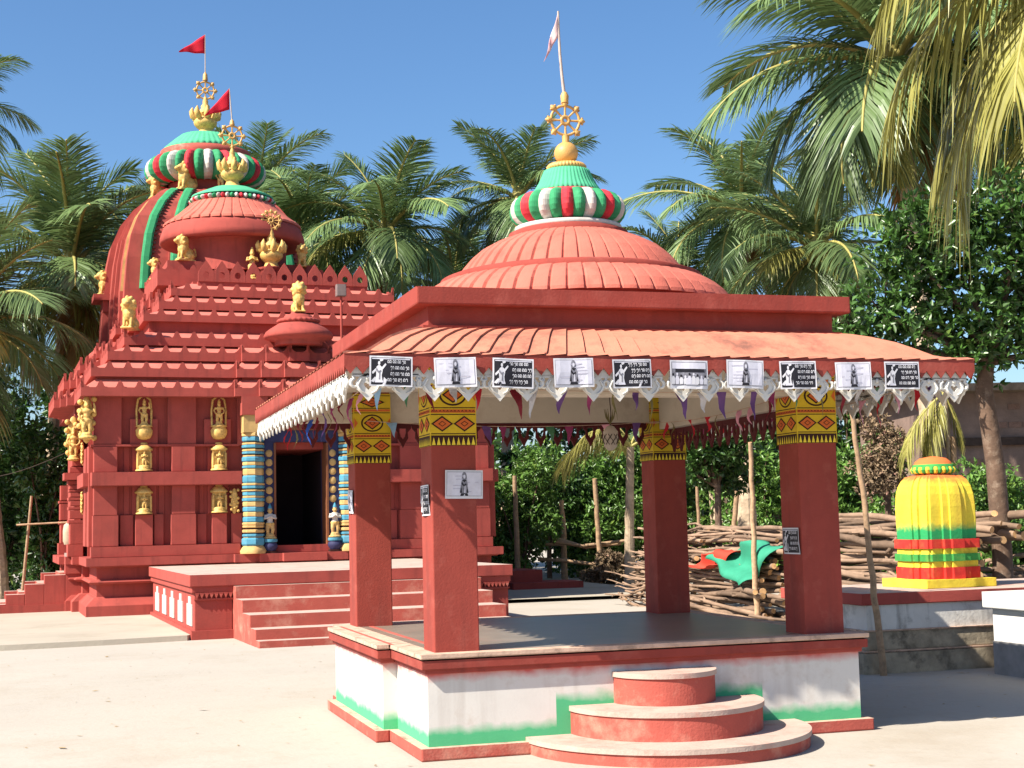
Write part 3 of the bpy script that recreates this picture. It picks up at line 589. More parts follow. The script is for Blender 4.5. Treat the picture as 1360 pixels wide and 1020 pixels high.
# ------------------------------------------------------------------ pavilion (world axes; square between the four pillars 0..2.95)
V = thing('pavilion', 'open red pavilion on four pillars with domed roof and round front steps', 'pavilion', (0,0,0))
W_ = 2.95; PH = .6625; CX = 1.475
def ringbox(mb, o0, o1, z0, z1, mt):
    """square frame between offsets o0 (outer) and o1 (inner)."""
    a, b = -o0, W_+o0; c, d = -o1, W_+o1
    mb.box(a, a, z0, b, c, z1, mt); mb.box(a, d, z0, b, b, z1, mt); mb.box(a, c, z0, c, d, z1, mt); mb.box(d, c, z0, b, d, z1, mt)
def wall_paint():
    """white wall with sprayed red along the top and sprayed green along the foot and round the steps."""
    m = mat('sprayed_wall_paint', lin(208, 203, 195), .05, 4, .85, .08, 60, lin(178, 162, 146), .5, 4, streak=(lin(158, 144, 132), .3)); n = m.node_tree.nodes; l = m.node_tree.links; p = n['Principled BSDF']
    src = p.inputs['Base Color'].links[0].from_socket
    def M(op, a, b=None, c=None, clamp=False):
        q = n.new('ShaderNodeMath'); q.operation = op; q.use_clamp = clamp
        for i, v in enumerate((a, b, c)):
            if v is None: continue
            if isinstance(v, (int, float)): q.inputs[i].default_value = v
            else: l.new(v, q.inputs[i])
        return q.outputs[0]
    tc = n.new('ShaderNodeTexCoord'); sp = n.new('ShaderNodeSeparateXYZ'); l.new(tc.outputs['Object'], sp.inputs[0]); x, y, z = sp.outputs
    nz = n.new('ShaderNodeTexNoise'); nz.inputs['Scale'].default_value = 9; nz.inputs['Detail'].default_value = 5; l.new(tc.outputs['Object'], nz.inputs['Vector'])
    wob = M('MULTIPLY', M('SUBTRACT', nz.outputs['Fac'], .5), .09)
    zz = M('ADD', z, wob)
    front = M('LESS_THAN', y, 0.0)
    def near(h, w_): return M('MULTIPLY', M('MULTIPLY', M('LESS_THAN', M('ABSOLUTE', M('SUBTRACT', x, 1.53)), w_), front), h)
    lvl = M('ADD', M('ADD', .175, near(.17, .74)), near(.0, .45))
    g = M('DIVIDE', M('SUBTRACT', M('ADD', lvl, .035), zz), .07, clamp=True)
    r = M('DIVIDE', M('SUBTRACT', zz, .475), .07, clamp=True)
    def mixc(f, a, col):
        q = n.new('ShaderNodeMix'); q.data_type = 'RGBA'; l.new(f, q.inputs[0]); l.new(a, q.inputs[6]); q.inputs[7].default_value = col; return q.outputs[2]
    o = mixc(M('MULTIPLY', g, .92), src, lin(52, 168, 110)); o = mixc(M('MULTIPLY', r, .9), o, lin(192, 70, 66)); l.new(o, p.inputs['Base Color'])
    return m
WP = wall_paint()
m = MB(); m.box(-.13, -.13, 0, W_+.13, W_+.13, .08, REDD, LIP); m.box(-.23, .80, 0, -.13, 2.75, .081, REDD, LIP); m.build('plinth', V, bevel=.012)
m = MB(); m.box(-.065, -.065, .08, W_+.065, W_+.065, .56, WP); m.box(-.165, .84, .08, -.065, 2.71, .555, WP); m.build('base_wall', V)
m = MB(); m.box(-.085, -.085, .535, W_+.085, W_+.085, .565, RED); m.box(-.115, -.115, .565, W_+.115, W_+.115, .622, REDP); m.box(-.185, .82, .535, -.085, 2.73, .565, RED); m.box(-.213, .79, .565, -.116, 2.75, .622, REDP)
m.box(-.10, -.10, .622, W_+.10, W_+.10, .632, DARK); m.box(-.198, .80, .622, -.11, 2.74, .632, DARK)  # dark strip paints the shadow line under the floor nosing
m.build('cornice', V, bevel=.006)
m = MB(); ringbox(m, .125, -.02, .632, PH, LIP); m.box(-.222, .785, .632, -.126, 2.755, PH, LIP); m.build('floor_edge', V, bevel=.008)
m = MB(); m.box(.021, .021, .60, W_-.021, W_-.021, PH-.001, FLOOR); m.box(-.02, .30, PH-.002, .0205, 2.65, PH+.001, FREDL) if False else None; m.build('floor', V)
m = MB(); m.box(.10, .302, PH-.02, .14, 2.648, PH+.001, FREDL); m.box(-.125, .77, PH-.02, -.10, 2.76, PH+.0015, FREDL); m.build('floor_line', V)
for i, (r, z0, z1) in enumerate([(.965, -.02, .105), (.665, .105, .285), (.36, .285, .49)]):
    m = MB(); c = (1.54, -.064, 0); arc = lambda q: [(c[0]+q*math.cos(a), c[1]+q*math.sin(a)) for a in [PI+PI*k/48 for k in range(49)]]
    m.prism(arc(r-.012), z0, z1-.032, REDD); m.build('step', V)
    m = MB(); m.prism(arc(r), z1-.032, z1, TREAD); m.build('step_slab', V, bevel=.008)
# painted band on the pillars: flat painted shapes on a thin casing
def band():
    m = MB(); z0 = 1.992; h = .30; e = .006; m.box(-e, -e, z0, h+e, h+e, z0+.575, OCHRE)
    for k in range(4):
        ang = k*PI/2; u = Vector((math.cos(ang), math.sin(ang), 0)); nr = Vector((math.sin(ang), -math.cos(ang), 0)); o = Vector((h/2, h/2, z0))+nr*(h/2+e)-u*(h/2)
        def pl(poly, mt, lv=1): m.add([tuple(o+u*a+Z*b+nr*(.0012*lv)) for a, b in poly], [tuple(range(len(poly)))], mt)
        def rect(a, b, c_, d, mt, lv=1): pl([(a,b),(c_,b),(c_,d),(a,d)], mt, lv)
        def dia(cx, cy, rx, ry):
            for s_, mt, lv in ((1.0, DARK, 2), (.78, ORNG, 3), (.36, DARK, 4), (.26, ORNG, 5)): pl([(cx-rx*s_,cy),(cx,cy-ry*s_),(cx+rx*s_,cy),(cx,cy+ry*s_)], mt, lv)
        rect(0, 0, h, .066, DARK)
        for q in range(9): pl([(h*(q+.12)/9,.004),(h*(q+.88)/9,.004),(h*(q+.5)/9,.056)], YEL, 2)
        rect(0,.074,h,.080,DARK)
        for q in (.25,.75): dia(h*q, .142, .074, .052)
        rect(0,.20,h,.206,DARK); rect(0,.214,h,.236,ORNG); rect(0,.244,h,.250,DARK)
        for q in range(12): pl([(h*q/12,.218),(h*(q+.5)/12,.232),(h*(q+1)/12,.218),(h*(q+.5)/12,.224)], DARK, 3)
        pl([(h/2+.094*math.cos(a),.332+.072*math.sin(a)) for a in [2*PI*i/28 for i in range(28)]], DARK, 1); pl([(h/2+.080*math.cos(a),.332+.060*math.sin(a)) for a in [2*PI*i/28 for i in range(28)]], OCHRE, 1.6); dia(h/2, .332, .074, .055)
        for q in (.0, 1): pl([(h*q,.29),(h*abs(q-.1),.332),(h*q,.374)][::(1 if q == 0 else -1)], ORNG, 2)
        rect(0,.414,h,.420,DARK); rect(0,.428,h,.446,ORNG); rect(0,.452,h,.458,DARK); dia(h/2,.505,.108,.044)
        rect(0,.556,h,.562,DARK)
    return m.mesh('band')
BAND = band()
mb = MB(); mb.box(0, 0, PH-.03, .30, .30, 2.585, REDP); COL = mb.mesh('pillar')
for x, y in ((0,0), (2.65,0), (0,2.65), (2.65,2.65)):
    p = put(COL, 'pillar', V, (x, y, 0), bevel=.008); put(BAND, 'painted_band', p)
# beams, ceiling, red fretwork hanging under the beams
for x0, y0, x1, y1, z in ((-.02, .06, W_+.02, .24, 2.33), (-.42, 2.71, W_+.02, 2.89, 2.33), (2.71, .241, 2.89, 2.709, 2.262)):
    m = MB(); m.box(x0, y0, z, x1, y1, 2.59, GREYW); m.build('beam', V, bevel=.006)
m = MB(); sq = lambda o, z: [(-o,-o,z),(W_+o,-o,z),(W_+o,W_+o,z),(-o,W_+o,z)]; m.loft([sq(.64,2.50), sq(.64,2.455), sq(.04,2.58)], GREYW, False, True); m.build('ceiling', V)
m = MB(); MRED = mat('maroon_fretwork', lin(84, 28, 30), .2, 8, .8, .1, 60)
def fret(mb, o, u, L_, z, mt):
    n = int(L_/.15)
    for k in range(n):
        a = o+u*((k+.5)*L_/n)+Z*z; w_ = L_/n*.5
        mb.plate([(-w_,0),(w_,0),(w_*.92,-.045),(w_*.55,-.075),(w_*.60,-.125),(w_*.25,-.165),(0,-.205),(-w_*.25,-.165),(-w_*.60,-.125),(-w_*.55,-.075),(-w_*.92,-.045),(-w_,-.01)][::-1], a, u, Z, .02, mt, hole=[(q[0]*.38, -.085+q[1]*.42) for q in [(-w_,.1),(w_,.1),(w_,.02),(w_*.8,-.02),(w_*.7,-.06),(w_*.4,-.08),(0,-.12),(-w_*.4,-.08),(-w_*.7,-.06),(-w_*.8,-.02),(-w_,.02),(-w_,.08)]][::-1])
fret(m, Vector((-.40,2.80,0)), X, 3.05, 2.33, MRED); fret(m, Vector((2.80,.31,0)), Y, 2.33, 2.262, MRED); m.build('beam_fretwork', V)
# eave: fascia with pointed teeth, soffit, tiled awning
OV = .69; m = MB(); ringbox(m, OV, OV-.05, 2.432, 2.512, REDP)
for o, u in ((Vector((-OV,-OV,0)), X), (Vector((W_+OV,-OV,0)), Y), (Vector((W_+OV,W_+OV,0)), -X), (Vector((-OV,W_+OV,0)), -Y)):
    n = 58
    for k in range(n):
        L_ = W_+2*OV; a = o+u*(L_*(k+.5)/n); m.plate([(-.036,.0),(0,-.045),(.036,0)], a+Z*2.4325, u, Z, -.012, REDP)
m.build('fascia', V)
AP = [(.692,2.505),(.66,2.518),(.57,2.525),(.50,2.548),(.42,2.60),(.32,2.66),(.20,2.71),(.10,2.742),(.05,2.752)]
for k in range(4):                         # four curved tiled slopes, ribs raised towards one side
    m = MB(); ca, sa = [(1,0),(0,1),(-1,0),(0,-1)][k]; nT = 31; lo = []
    for o, z in AP:
        row = []; Ln = W_+2*o
        for j in range(nT*3+1):
            t, ph = divmod(j, 3); fx = (t+(0,.05,.96)[ph])/nT if j < nT*3 else 1
            hz = (.0,.003,.014)[ph] if 0 < j < nT*3 else 0
            x = -o+Ln*fx; y = -o-hz*.5; xx, yy = x-CX, y-CX; row.append((CX+xx*ca-yy*sa, CX+xx*sa+yy*ca, z+hz))
        lo.append(row)
    m.loft(lo, AWN, False, False, False, closed=False); m.build('awning', V)
m = MB(); ringbox(m, .055, -.2, 2.735, 2.775, REDP); m.build('awning_flashing', V, bevel=.006)
m = MB(); m.box(-.005, -.005, 2.60, W_+.005, W_+.005, 2.905, REDP); m.build('roof_wall', V)
m = MB(); m.box(-.104, -.104, 2.905, W_+.104, W_+.104, 3.022, REDP); m.build('roof_slab', V, bevel=.012)
DCV = (1.50, 1.475, 0)
DB = (1.51, 1.475, 0)
m = MB(); m.lathe([(1.18,3.02),(1.18,3.085),(1.23,3.095),(1.245,3.11)], REDP, DB, 96); m.build('dome_drum', V)
m = MB(); ribbed_bell(m, DB, [(1.255,3.10),(1.25,3.125),(1.20,3.20),(1.13,3.262),(1.05,3.31),(1.0,3.33)], 62, .018, SALMON); m.build('lower_dome', V)
m = MB(); m.lathe([(1.02,3.312),(1.022,3.352),(.975,3.37),(.86,3.378)], REDP, DB, 96); m.build('dome_band', V)
m = MB(); ribbed_bell(m, DB, [(.895,3.352),(.885,3.378),(.835,3.45),(.775,3.52),(.695,3.588),(.58,3.65),(.49,3.685),(.455,3.70)], 48, .024, SALMON); m.build('upper_dome', V)
m = MB(); m.lathe([(.47,3.682),(.47,3.724),(.40,3.752)], REDP, DCV, 64); m.lathe([(.41,3.738),(.42,3.747),(.42,3.776),(.38,3.781)], WHITE, DCV, 64); m.build('dome_collar', V)
amalaka_parts(V, DCV, .45, 3.908, .128, [(GREEN, WHITE, GREEN, CRIM)[k % 4] for k in range(28)])
m = MB(); m.lathe([(.30,4.015),(.295,4.045),(.25,4.055)], CRIM, DCV, 48); m.lathe([(.26,4.045),(.268,4.06),(.25,4.085),(.222,4.13),(.195,4.19),(.178,4.232),(.1,4.24)], MINT, DCV, 180, lambda a: 1+.02*math.sin(45*a)); m.build('green_cap', V)
m = MB(); m.lathe([(.13,4.23),(.155,4.245),(.158,4.265),(.14,4.285),(.08,4.29)], BRONZE, DCV, 144, lambda a: .96+.05*abs(math.sin(18*a)), True); m.build('gold_ring', V)
m = MB(); m.lathe([(.05,4.28)]+[(.095*math.cos(R(a)), 4.375+.092*math.sin(R(a))) for a in range(-75, 90, 15)]+[(.01,4.468)], BRONZE, DCV, 32); m.build('gold_ball', V)
m = MB(); wheel(m, (DCV[0], DCV[1], 4.642), .152, BRONZE, True, 8); m.tube([(DCV[0],DCV[1],4.45),(DCV[0],DCV[1],4.52)], .03, BRONZE); m.tube([(DCV[0],DCV[1],4.785),(DCV[0],DCV[1],4.84),(DCV[0],DCV[1],4.87)], [.03,.035,.02], BRONZE); m.build('wheel_finial', V)
flag('prayer_flag', 'faded pink torn flag on the bent pole above the pavilion dome', (DCV[0], DCV[1], 4.83), .70, [(0,0),(0,-.20),(-.13,-.42)], PF_, STEEL, (-.035,0), curve=-.012)
# white fretwork pendants under the eave
def pendant():
    m = MB(); th = .012
    for q in (-.068, 0, .068): m.plate([(-.034,-.035),(.034,-.035),(.034,-.005),(0,.045),(-.034,-.005)], (q, 0, 2.41), X, Z, -th, VAL)
    m.box(-.100, 0, 2.362, .100, th, 2.382, VAL)
    out = [(-.05,.0),(0,.02),(.05,.0),(.082,-.045),(.075,-.09),(.04,-.125),(0,-.175),(-.04,-.125),(-.075,-.09),(-.082,-.045)][::-1]
    hol = [(-.012,-.045),(0,-.058),(.012,-.045),(.026,-.048),(.028,-.062),(.014,-.082),(0,-.098),(-.014,-.082),(-.028,-.062),(-.026,-.048)][::-1]
    m.plate(out, (0, 0, 2.365), X, Z, -th, VAL, hole=hol)
    for s in (-1, 1):
        pts = [(s*.10,.006,2.372)]+[(s*(.088+.024*math.cos(a)), .006, 2.318+.028*math.sin(a)) for a in [PI*.5-s*0-k*.62 for k in range(9)]]
        m.tube(pts, [.009,.012,.014,.014,.013,.012,.011,.009,.007,.004], VAL, 6)
        m.tube([(s*.045,-.004,2.345),(s*.07,-.006,2.30),(s*.05,-.006,2.262),(s*.02,-.004,2.245)], [.006,.009,.008,.004], VAL, 6)
    m.ell((0,-.002,2.352), (.016,.012,.02), VAL, n=8, k=6)
    return m.mesh('pendant')
PN = pendant(); NP = 21
rp = random.Random(3)
for k in range(3):
    for i in range(NP):
        t = -OV+.06+(W_+2*OV-.12)*(i+.5)/NP; q = OV-.022; r_ = rp.uniform(-.04, .04)
        loc, rz = [((t,-q,0),0), ((-q,W_-t,0),-PI/2), ((W_+q,t,0),PI/2), ((W_-t,W_+q,0),PI)][k]
        po = put(PN, 'eave_pendant', V, (loc[0], loc[1], 2.445*.14), (0,r_*.3,rz+r_)); po.scale = (.94, 1, .86)

# ------------------------------------------------------------------ printed posters
def glyph_rows(m, x0, y0, cols, cw, ch, seed, mt, put_):
    r = random.Random(seed); x = x0
    for _ in range(cols):
        for g in range(2):       # round-topped letters with stems and loops
            w_ = cw*r.uniform(.75,1.05); k = 9
            arc = [(x+w_/2+w_*.46*math.cos(a), y0+ch*.55+ch*.42*math.sin(a)) for a in [PI*i/k for i in range(k+1)]]
            inn = [(x+w_/2+w_*.24*math.cos(a), y0+ch*.55+ch*.20*math.sin(a)) for a in [PI*i/k for i in range(k+1)]]
            put_(arc+inn[::-1], mt)
            e = r.random()
            put_([(x+w_*.74,y0),(x+w_*.96,y0),(x+w_*.96,y0+ch*.56),(x+w_*.74,y0+ch*.56)], mt)
            if e < .6: put_([(x+w_*.05,y0+ch*.12),(x+w_*.45,y0),(x+w_*.55,y0+ch*.18),(x+w_*.28,y0+ch*.5),(x+w_*.05,y0+ch*.55)], mt)
            if e > .75: put_([(x+w_*.3,y0-ch*.25),(x+w_*.7,y0-ch*.25),(x+w_*.6,y0-ch*.08),(x+w_*.4,y0-ch*.08)], mt)
            x += w_*1.05
        x += cw*.45
def fig_poly(cx, cy, h):
    """a standing robed statue in outline: halo, head, shoulders, folded arms, robe, base."""
    E_ = lambda x, y, a, b, n=16: [(cx+.72*h*(x+a*math.cos(2*PI*i/n)), cy+h*(y+b*math.sin(2*PI*i/n))) for i in range(n)]
    P = lambda L_: [(cx+.72*h*x, cy+h*y) for x, y in L_]
    return {'halo': E_(0,.78,.15,.22), 'head': E_(0,.80,.065,.085), 'body': P([(-.20,.10),(-.16,.30),(-.19,.50),(-.15,.64),(-.05,.71),(.05,.71),(.15,.64),(.20,.48),(.15,.30),(.19,.10)]),
            'arm': P([(-.15,.60),(-.02,.46),(.10,.52),(.12,.46),(-.03,.38),(-.18,.50)]), 'fold': P([(-.02,.12),(.02,.42),(.06,.42),(.07,.12)]), 'base': P([(-.24,0),(.24,0),(.20,.10),(-.20,.10)])}
def poster(kind, w_, h, seed):
    m = MB(); r = random.Random(seed); nx = 6
    lo = []
    for j in range(3):
        lo.append([(w_*(i/nx-.5), .004*math.sin(i*1.3+seed)+.010*(j == 2)*r.random()-.002, -h*j/2) for i in range(nx+1)])
    def yy(x, y):                              # the sheet's own gentle curl
        i = (x/w_+.5)*nx; i0 = max(0, min(nx-1, int(i))); j = min(1.999, max(0, -y/h*2)); j0 = int(j); f, g = i-i0, j-j0
        q = lambda a, b: lo[b][a][1]
        return (q(i0,j0)*(1-f)+q(i0+1,j0)*f)*(1-g)+(q(i0,j0+1)*(1-f)+q(i0+1,j0+1)*f)*g
    m.loft(lo[::-1], PAPER, False, False, False, closed=False)
    lv = [1]
    def pt(poly, mt, up=0):
        m.add([(x, yy(x, y)-.0012*lv[0], y) for x, y in poly], [tuple(range(len(poly)))], mt)
    def rect(a, b, c_, d, mt):                 # split so that it follows the curl
        n = 8
        for i in range(n): xa, xb = a+(c_-a)*i/n, a+(c_-a)*(i+1)/n; pt([(xa,b),(xb,b),(xb,(b+d)/2),(xa,(b+d)/2)], mt); pt([(xa,(b+d)/2),(xb,(b+d)/2),(xb,d),(xa,d)], mt)
    e = .010
    if kind == 'black':
        rect(-w_/2+e, -h+e, w_/2-e, -e, INK); lv[0] = 2
        F = fig_poly(-w_*.28, -h*.88, h*.80)
        for k, mt in (('body', PAPER), ('base', PGREY), ('head', PAPER)): pt(F[k], mt)
        cx, cy = -w_*.28, -h*.88
        for q in ([(-.30,.42),(-.12,.60),(-.10,.50),(-.26,.34)], [(.10,.62),(.26,.80),(.30,.74),(.14,.52)], [(-.22,.0),(-.34,.05),(-.16,.24),(-.08,.16)], [(.02,.95),(.18,.98),(.16,.90),(.05,.86)]): pt([(cx+a*h*.8, cy+b*h*.8) for a, b in q], PAPER)
        lv[0] = 3; pt(F['fold'], INKG); pt(F['arm'], INKG); lv[0] = 2
        for i in range(4): glyph_rows(m, (-w_*.09 if i in (0,3) else -w_*.02), -h*(.24+.20*i), 4, w_*.052, h*.115, seed*7+i, PAPER, lambda q, mt: pt(q, mt))
        rect(-w_/2+e*1.5, -e*2.0, w_/2-e*1.5, -e*1.4, PGREY)
    elif kind == 'white':
        rect(-w_/2+e, -h+e*1.6, w_/2-e, -e, INKG); lv[0] = 2; rect(-w_/2+e*1.25, -h+e*1.9, w_/2-e*1.25, -e*1.3, PGREY); lv[0] = 3
        for i in range(6):
            y = -h*(.2+.11*i); x = r.uniform(-.4,.1)*w_; pt([(x,y),(x+w_*.3,y+.002),(x+w_*.3,y-.003),(x,y-.004)], mat('printed_light_band', lin(176,172,186), .1, 12, .7, 0))
        F = fig_poly(0, -h*.90, h*.84)
        pt(F['halo'], INKG); lv[0] = 4; pt(F['body'], INKG); pt(F['base'], INK); lv[0] = 5; pt(F['head'], PGREY); pt(F['arm'], INK); pt(F['fold'], PGREY)
        for q in ([(-.19,.12),(-.10,.12),(-.14,.45)], [(.10,.12),(.18,.12),(.13,.42)], [(-.10,.66),(.10,.66),(0,.56)]): pt([(a*h*.84, -h*.90+b*h*.84) for a, b in q], INK)
    else:
        rect(-w_/2+e, -h+e*2.2, w_/2-e, -e, INKG); lv[0] = 2; rect(-w_/2+e*1.5, -h*.30, w_/2-e*1.5, -e*1.5, PGREY); rect(-w_*.36, -h*.42, w_*.4, -h*.30, INK); lv[0] = 3
        for k in range(9):
            x = -w_*.42+k*w_*.105; a = r.uniform(.8,1.2); hh = h*.36*a
            pt([(x-.011,-h*.84),(x+.011,-h*.84),(x+.013,-h*.84+hh*.5),(x+.006,-h*.84+hh*.72),(x-.006,-h*.84+hh*.72),(x-.013,-h*.84+hh*.5)], PAPER if k % 3 != 1 else PGREY); pt([(x+.007*math.cos(t), -h*.84+hh*.86+.009*math.sin(t)) for t in [2*PI*i/10 for i in range(10)]], PGREY if k % 2 else INK)
        pt([(-w_*.1,-h*.86),(w_*.22,-h*.86),(w_*.2,-h*.62),(-w_*.08,-h*.62)], PGREY)
    return m
GP = 'posters on the pavilion'
ord_ = ['first', 'second', 'third', 'fourth', 'fifth', 'sixth', 'seventh', 'eighth', 'ninth', 'tenth']
EAVE = [(-0.409,'black','black lettered poster nearest the white corner fringe at the temple end of the eave'),(-0.016,'white','pale poster of a robed statue on the eave above the front pillar nearest the temple steps'),(0.354,'black','black poster with white lettering, second black sheet from the temple side of the eave'),(0.743,'white','pale statue poster hung between two black posters over the middle of the pavilion opening'),(1.132,'black','black lettered poster just beside the crowded group photo sheet on the eave'),
        (1.523,'group','printed photo of a crowd with dark lettering on the pavilion eave'),(1.918,'white','pale statue poster just right of the crowd photo sheet on the eave'),(2.293,'black','black lettered poster above the front pillar beside the yellow shrine'),(2.697,'white','rightmost pale statue poster on the eave, between two black posters'),(3.062,'black','black lettered poster last on the eave, nearest the leafy tree')]
for i, (x, k, lb) in enumerate(EAVE):
    o = poster(k, .262, .182, i+1).build('poster', None, (x, -.707, 2.492-.003*(i % 3)), (R(-2), R(random.Random(i).uniform(-2.2, 2.2)), 0))
    tag(o, lb if len(lb.split()) <= 16 else ' '.join(lb.split()[:16]), 'poster', GP)
o = poster('white', .255, .185, 31).build('poster', None, (.215, -.012, 1.83), (0, R(1), 0)); tag(o, 'grey statue photo pasted on the sunlit front face of the nearest pillar', 'poster', GP)
o = poster('black', .215, .20, 32).build('poster', None, (-.012, .16, 1.74), (0, R(-1), -PI/2)); tag(o, 'dark lettered poster on the narrow side face of the nearest pillar', 'poster', GP)
o = poster('white', .23, .19, 33).build('poster', None, (-.012, 2.80, 1.775), (0, R(2), -PI/2)); tag(o, 'pale poster on the side face of the pillar nearest the temple stairs', 'poster', GP)
o = poster('black', .25, .185, 34).build('poster', None, (2.638, .14, 1.40), (0, R(0), -PI/2)); tag(o, 'black lettered poster low on the shaded pillar in front of the log pile', 'poster', GP)

# ------------------------------------------------------------------ bunting under the eaves, hanging lantern
FC = [mat('flag_'+n, lin(*c), .15, 10, .75, 0, trans=.25) for n, c in (('maroon',(124,36,48)),('red',(190,40,54)),('magenta',(150,60,104)),('purple',(104,72,128)),('blue',(48,84,170)),('sky',(150,190,226)),('silver',(196,196,204)),('green',(80,130,96)),('pink',(226,160,180)),('olive',(120,110,70)))]
def bunting(label, a, b, n, seed, sag=.05, size=.13, group='bunting strings'):
    r = random.Random(seed); a, b = Vector(a), Vector(b); t = thing('bunting', label, 'bunting', a, 0, group); L_ = b-a; u = L_.normalized()
    P = lambda k: L_*k-Z*(4*sag*k*(1-k)); m = MB(); m.tube([P(i/20) for i in range(21)], .0035, LIP, 4); m.build('string', t)
    for i in range(n):
        k = (i+.5+r.uniform(-.3,.3))/n; p = P(k); w_ = size*r.uniform(.35,.6); h = size*r.uniform(.7,1.35); m = MB(); rows = []; tw = r.uniform(-.9,.9); sw = r.uniform(-.25,.25); nr = u.cross(Z)
        leaf = r.random() < .22
        for j in range(6):
            q = j/5; ww = (w_*.28*math.sin(PI*min(.97, q+.12)) if leaf else w_*(1-q*.96)); ph = tw*q; d = u*math.cos(ph)+nr*math.sin(ph)
            c = -Z*h*q+u*sw*h*q+nr*(.02*math.sin(q*6+i)); rows.append([tuple(c+d*ww*s+nr*(.18*ww*math.sin(s*5+j*1.7+i))) for s in (-.5,-.2,.1,.4)])
        m.loft(rows, FC[9] if leaf else FC[r.choice((0,0,0,1,1,2,2,3,3,4,5,6,7,8))], False, False, True, closed=False)
        m.build('dry_leaf' if leaf else 'pennant', t, p)
bunting('coloured paper bunting strung behind the front eave posters', (-.5,-.50,2.36), (3.45,-.50,2.36), 24, 1, .06, .145)
bunting('maroon and purple bunting strung across the back beam', (.1,2.62,2.34), (2.85,2.62,2.34), 10, 2, .05, .17)
bunting('ragged bunting along the eave side facing the temple door', (-.48,-.4,2.36), (-.48,3.4,2.36), 14, 3, .06, .17)
bunting('red and brown bunting along the eave side above the shrine', (3.4,-.4,2.37), (3.4,3.4,2.37), 16, 4, .07, .18)
bunting('dark red bunting across the beam beside the log pile', (2.62,.2,2.33), (2.62,2.8,2.33), 9, 5, .05, .15)
t = thing('hanging_lantern', 'pale net-covered lantern hanging from the pavilion ceiling', 'lantern', (1.86,1.62,2.03))
NETB = mat('pale_paper', lin(196,182,170), .15, 12, .8, .1, 40, trans=.2); m = MB(); m.lathe([(.02,0),(.05,.03),(.062,.09),(.058,.15),(.03,.19),(.01,.2)], NETB, (0,0,0), 16); m.build('body', t)
m = MB()
for s in (1,-1):
    for k in range(8):
        m.tube([( (.004+.062*math.sin(PI*min(1,.06+.94*q/8)))*math.cos(2*PI*k/8+s*q*.28), (.004+.062*math.sin(PI*min(1,.06+.94*q/8)))*math.sin(2*PI*k/8+s*q*.28), .2*q/8) for q in range(9)], .003, DKW, 4)
m.build('net', t); m = MB(); m.tube([(0,0,.2),(.01,0,.30),(0,0,.425)], .004, DKW, 4)
for k in range(7): m.tube([(0,0,.21),(.03*math.cos(k),.03*math.sin(k),.26),(.045*math.cos(k),.045*math.sin(k),.33)], [.003,.006,.002], FC[9], 4)
m.build('cord', t)

# ------------------------------------------------------------------ yellow shrine on its low platform
t = thing('altar_platform', 'weathered low platform with red rim and stained white wall', 'platform', (0,0,0))
LW = mat('stained_limewash', lin(204,200,192), .1, 3, .9, .3, 40, lin(104,96,86), .75, 2.6, streak=(lin(70,64,58), .7)); MOSS = mat('mossy_stone', lin(150,138,118), .4, 6, .95, .8, 20, lin(58,52,46), .8, 3.5)
m = MB(); m.box(4.82,2.97,.63,8.4,4.6,.74,RED,TREAD); m.build('rim', t, bevel=.01); m = MB(); m.box(4.88,3.0,.40,8.3,4.5,.63,LW); m.build('wall', t)
m = MB(); m.box(4.85,2.97,.21,8.3,4.5,.398,MOSS); m.box(4.80,2.94,-.02,8.3,4.5,.19,MOSS); m.box(4.82,2.95,.192,8.3,4.5,.212,LIP); m.box(4.83,2.95,.385,8.3,4.5,.40,LIP); m.build('base_course', t, bevel=.012)
t = thing('white_block', 'white painted masonry block with grey foot at the right edge', 'block', (0,0,0))
GF = mat('grey_foot', lin(136,134,132), .25, 4, .9, .3, 30)  # grey for the lower part of the block, below the white wall
m = MB(); m.box(5.80,.3,.60,8.0,2.52,.745,mat('bright_limewash', lin(200,198,192), .05, 3, .85, .1, 40)); m.build('coping', t, bevel=.012); m = MB(); m.box(5.87,.36,.30,8.0,2.46,.60,MATS['bright_limewash']); m.build('wall', t); m = MB(); m.box(5.862,.352,-.02,8.0,2.468,.30,GF); m.build('foot', t)
SC = (6.12, 3.70); t = thing('shrine', 'small bright yellow shrine with green and red painted bands', 'shrine', (SC[0], SC[1], .74), .05)
m = MB(); m.box(-.41,-.38,0,.41,.38,.085,YEL); m.build('plinth', t, bevel=.008)
def shplan(h):
    q = [(-.78,-.78),(-.78,-.86),(-.42,-.86),(-.42,-.94),(-.20,-.94),(-.20,-1.0),(.20,-1.0),(.20,-.94),(.42,-.94),(.42,-.86),(.78,-.86)]
    out = []
    for k in range(4):
        ca, sa = [(1,0),(0,1),(-1,0),(0,-1)][k]
        out += [(h*(x*ca-y*sa), h*(x*sa+y*ca)) for x, y in q]
    return out
SP = mat('shrine_spray_paint', lin(222,198,66), .14, 6, .9, .3, 40, lin(214,168,64), .6, 4, spec=.15, streak=(lin(176,136,60), .4))
n_ = SP.node_tree.nodes; l_ = SP.node_tree.links; p_ = n_['Principled BSDF']; src = p_.inputs['Base Color'].links[0].from_socket
tc = n_.new('ShaderNodeTexCoord'); sp = n_.new('ShaderNodeSeparateXYZ'); l_.new(tc.outputs['Object'], sp.inputs[0])
nz = n_.new('ShaderNodeTexNoise'); nz.inputs['Scale'].default_value = 14; l_.new(tc.outputs['Object'], nz.inputs['Vector'])
ad = n_.new('ShaderNodeMath'); ad.operation = 'MULTIPLY_ADD'; l_.new(nz.outputs['Fac'], ad.inputs[0]); ad.inputs[1].default_value = .10; l_.new(sp.outputs[2], ad.inputs[2])
mr = n_.new('ShaderNodeMapRange'); l_.new(ad.outputs[0], mr.inputs[0]); mr.inputs[1].default_value = .69; mr.inputs[2].default_value = .61
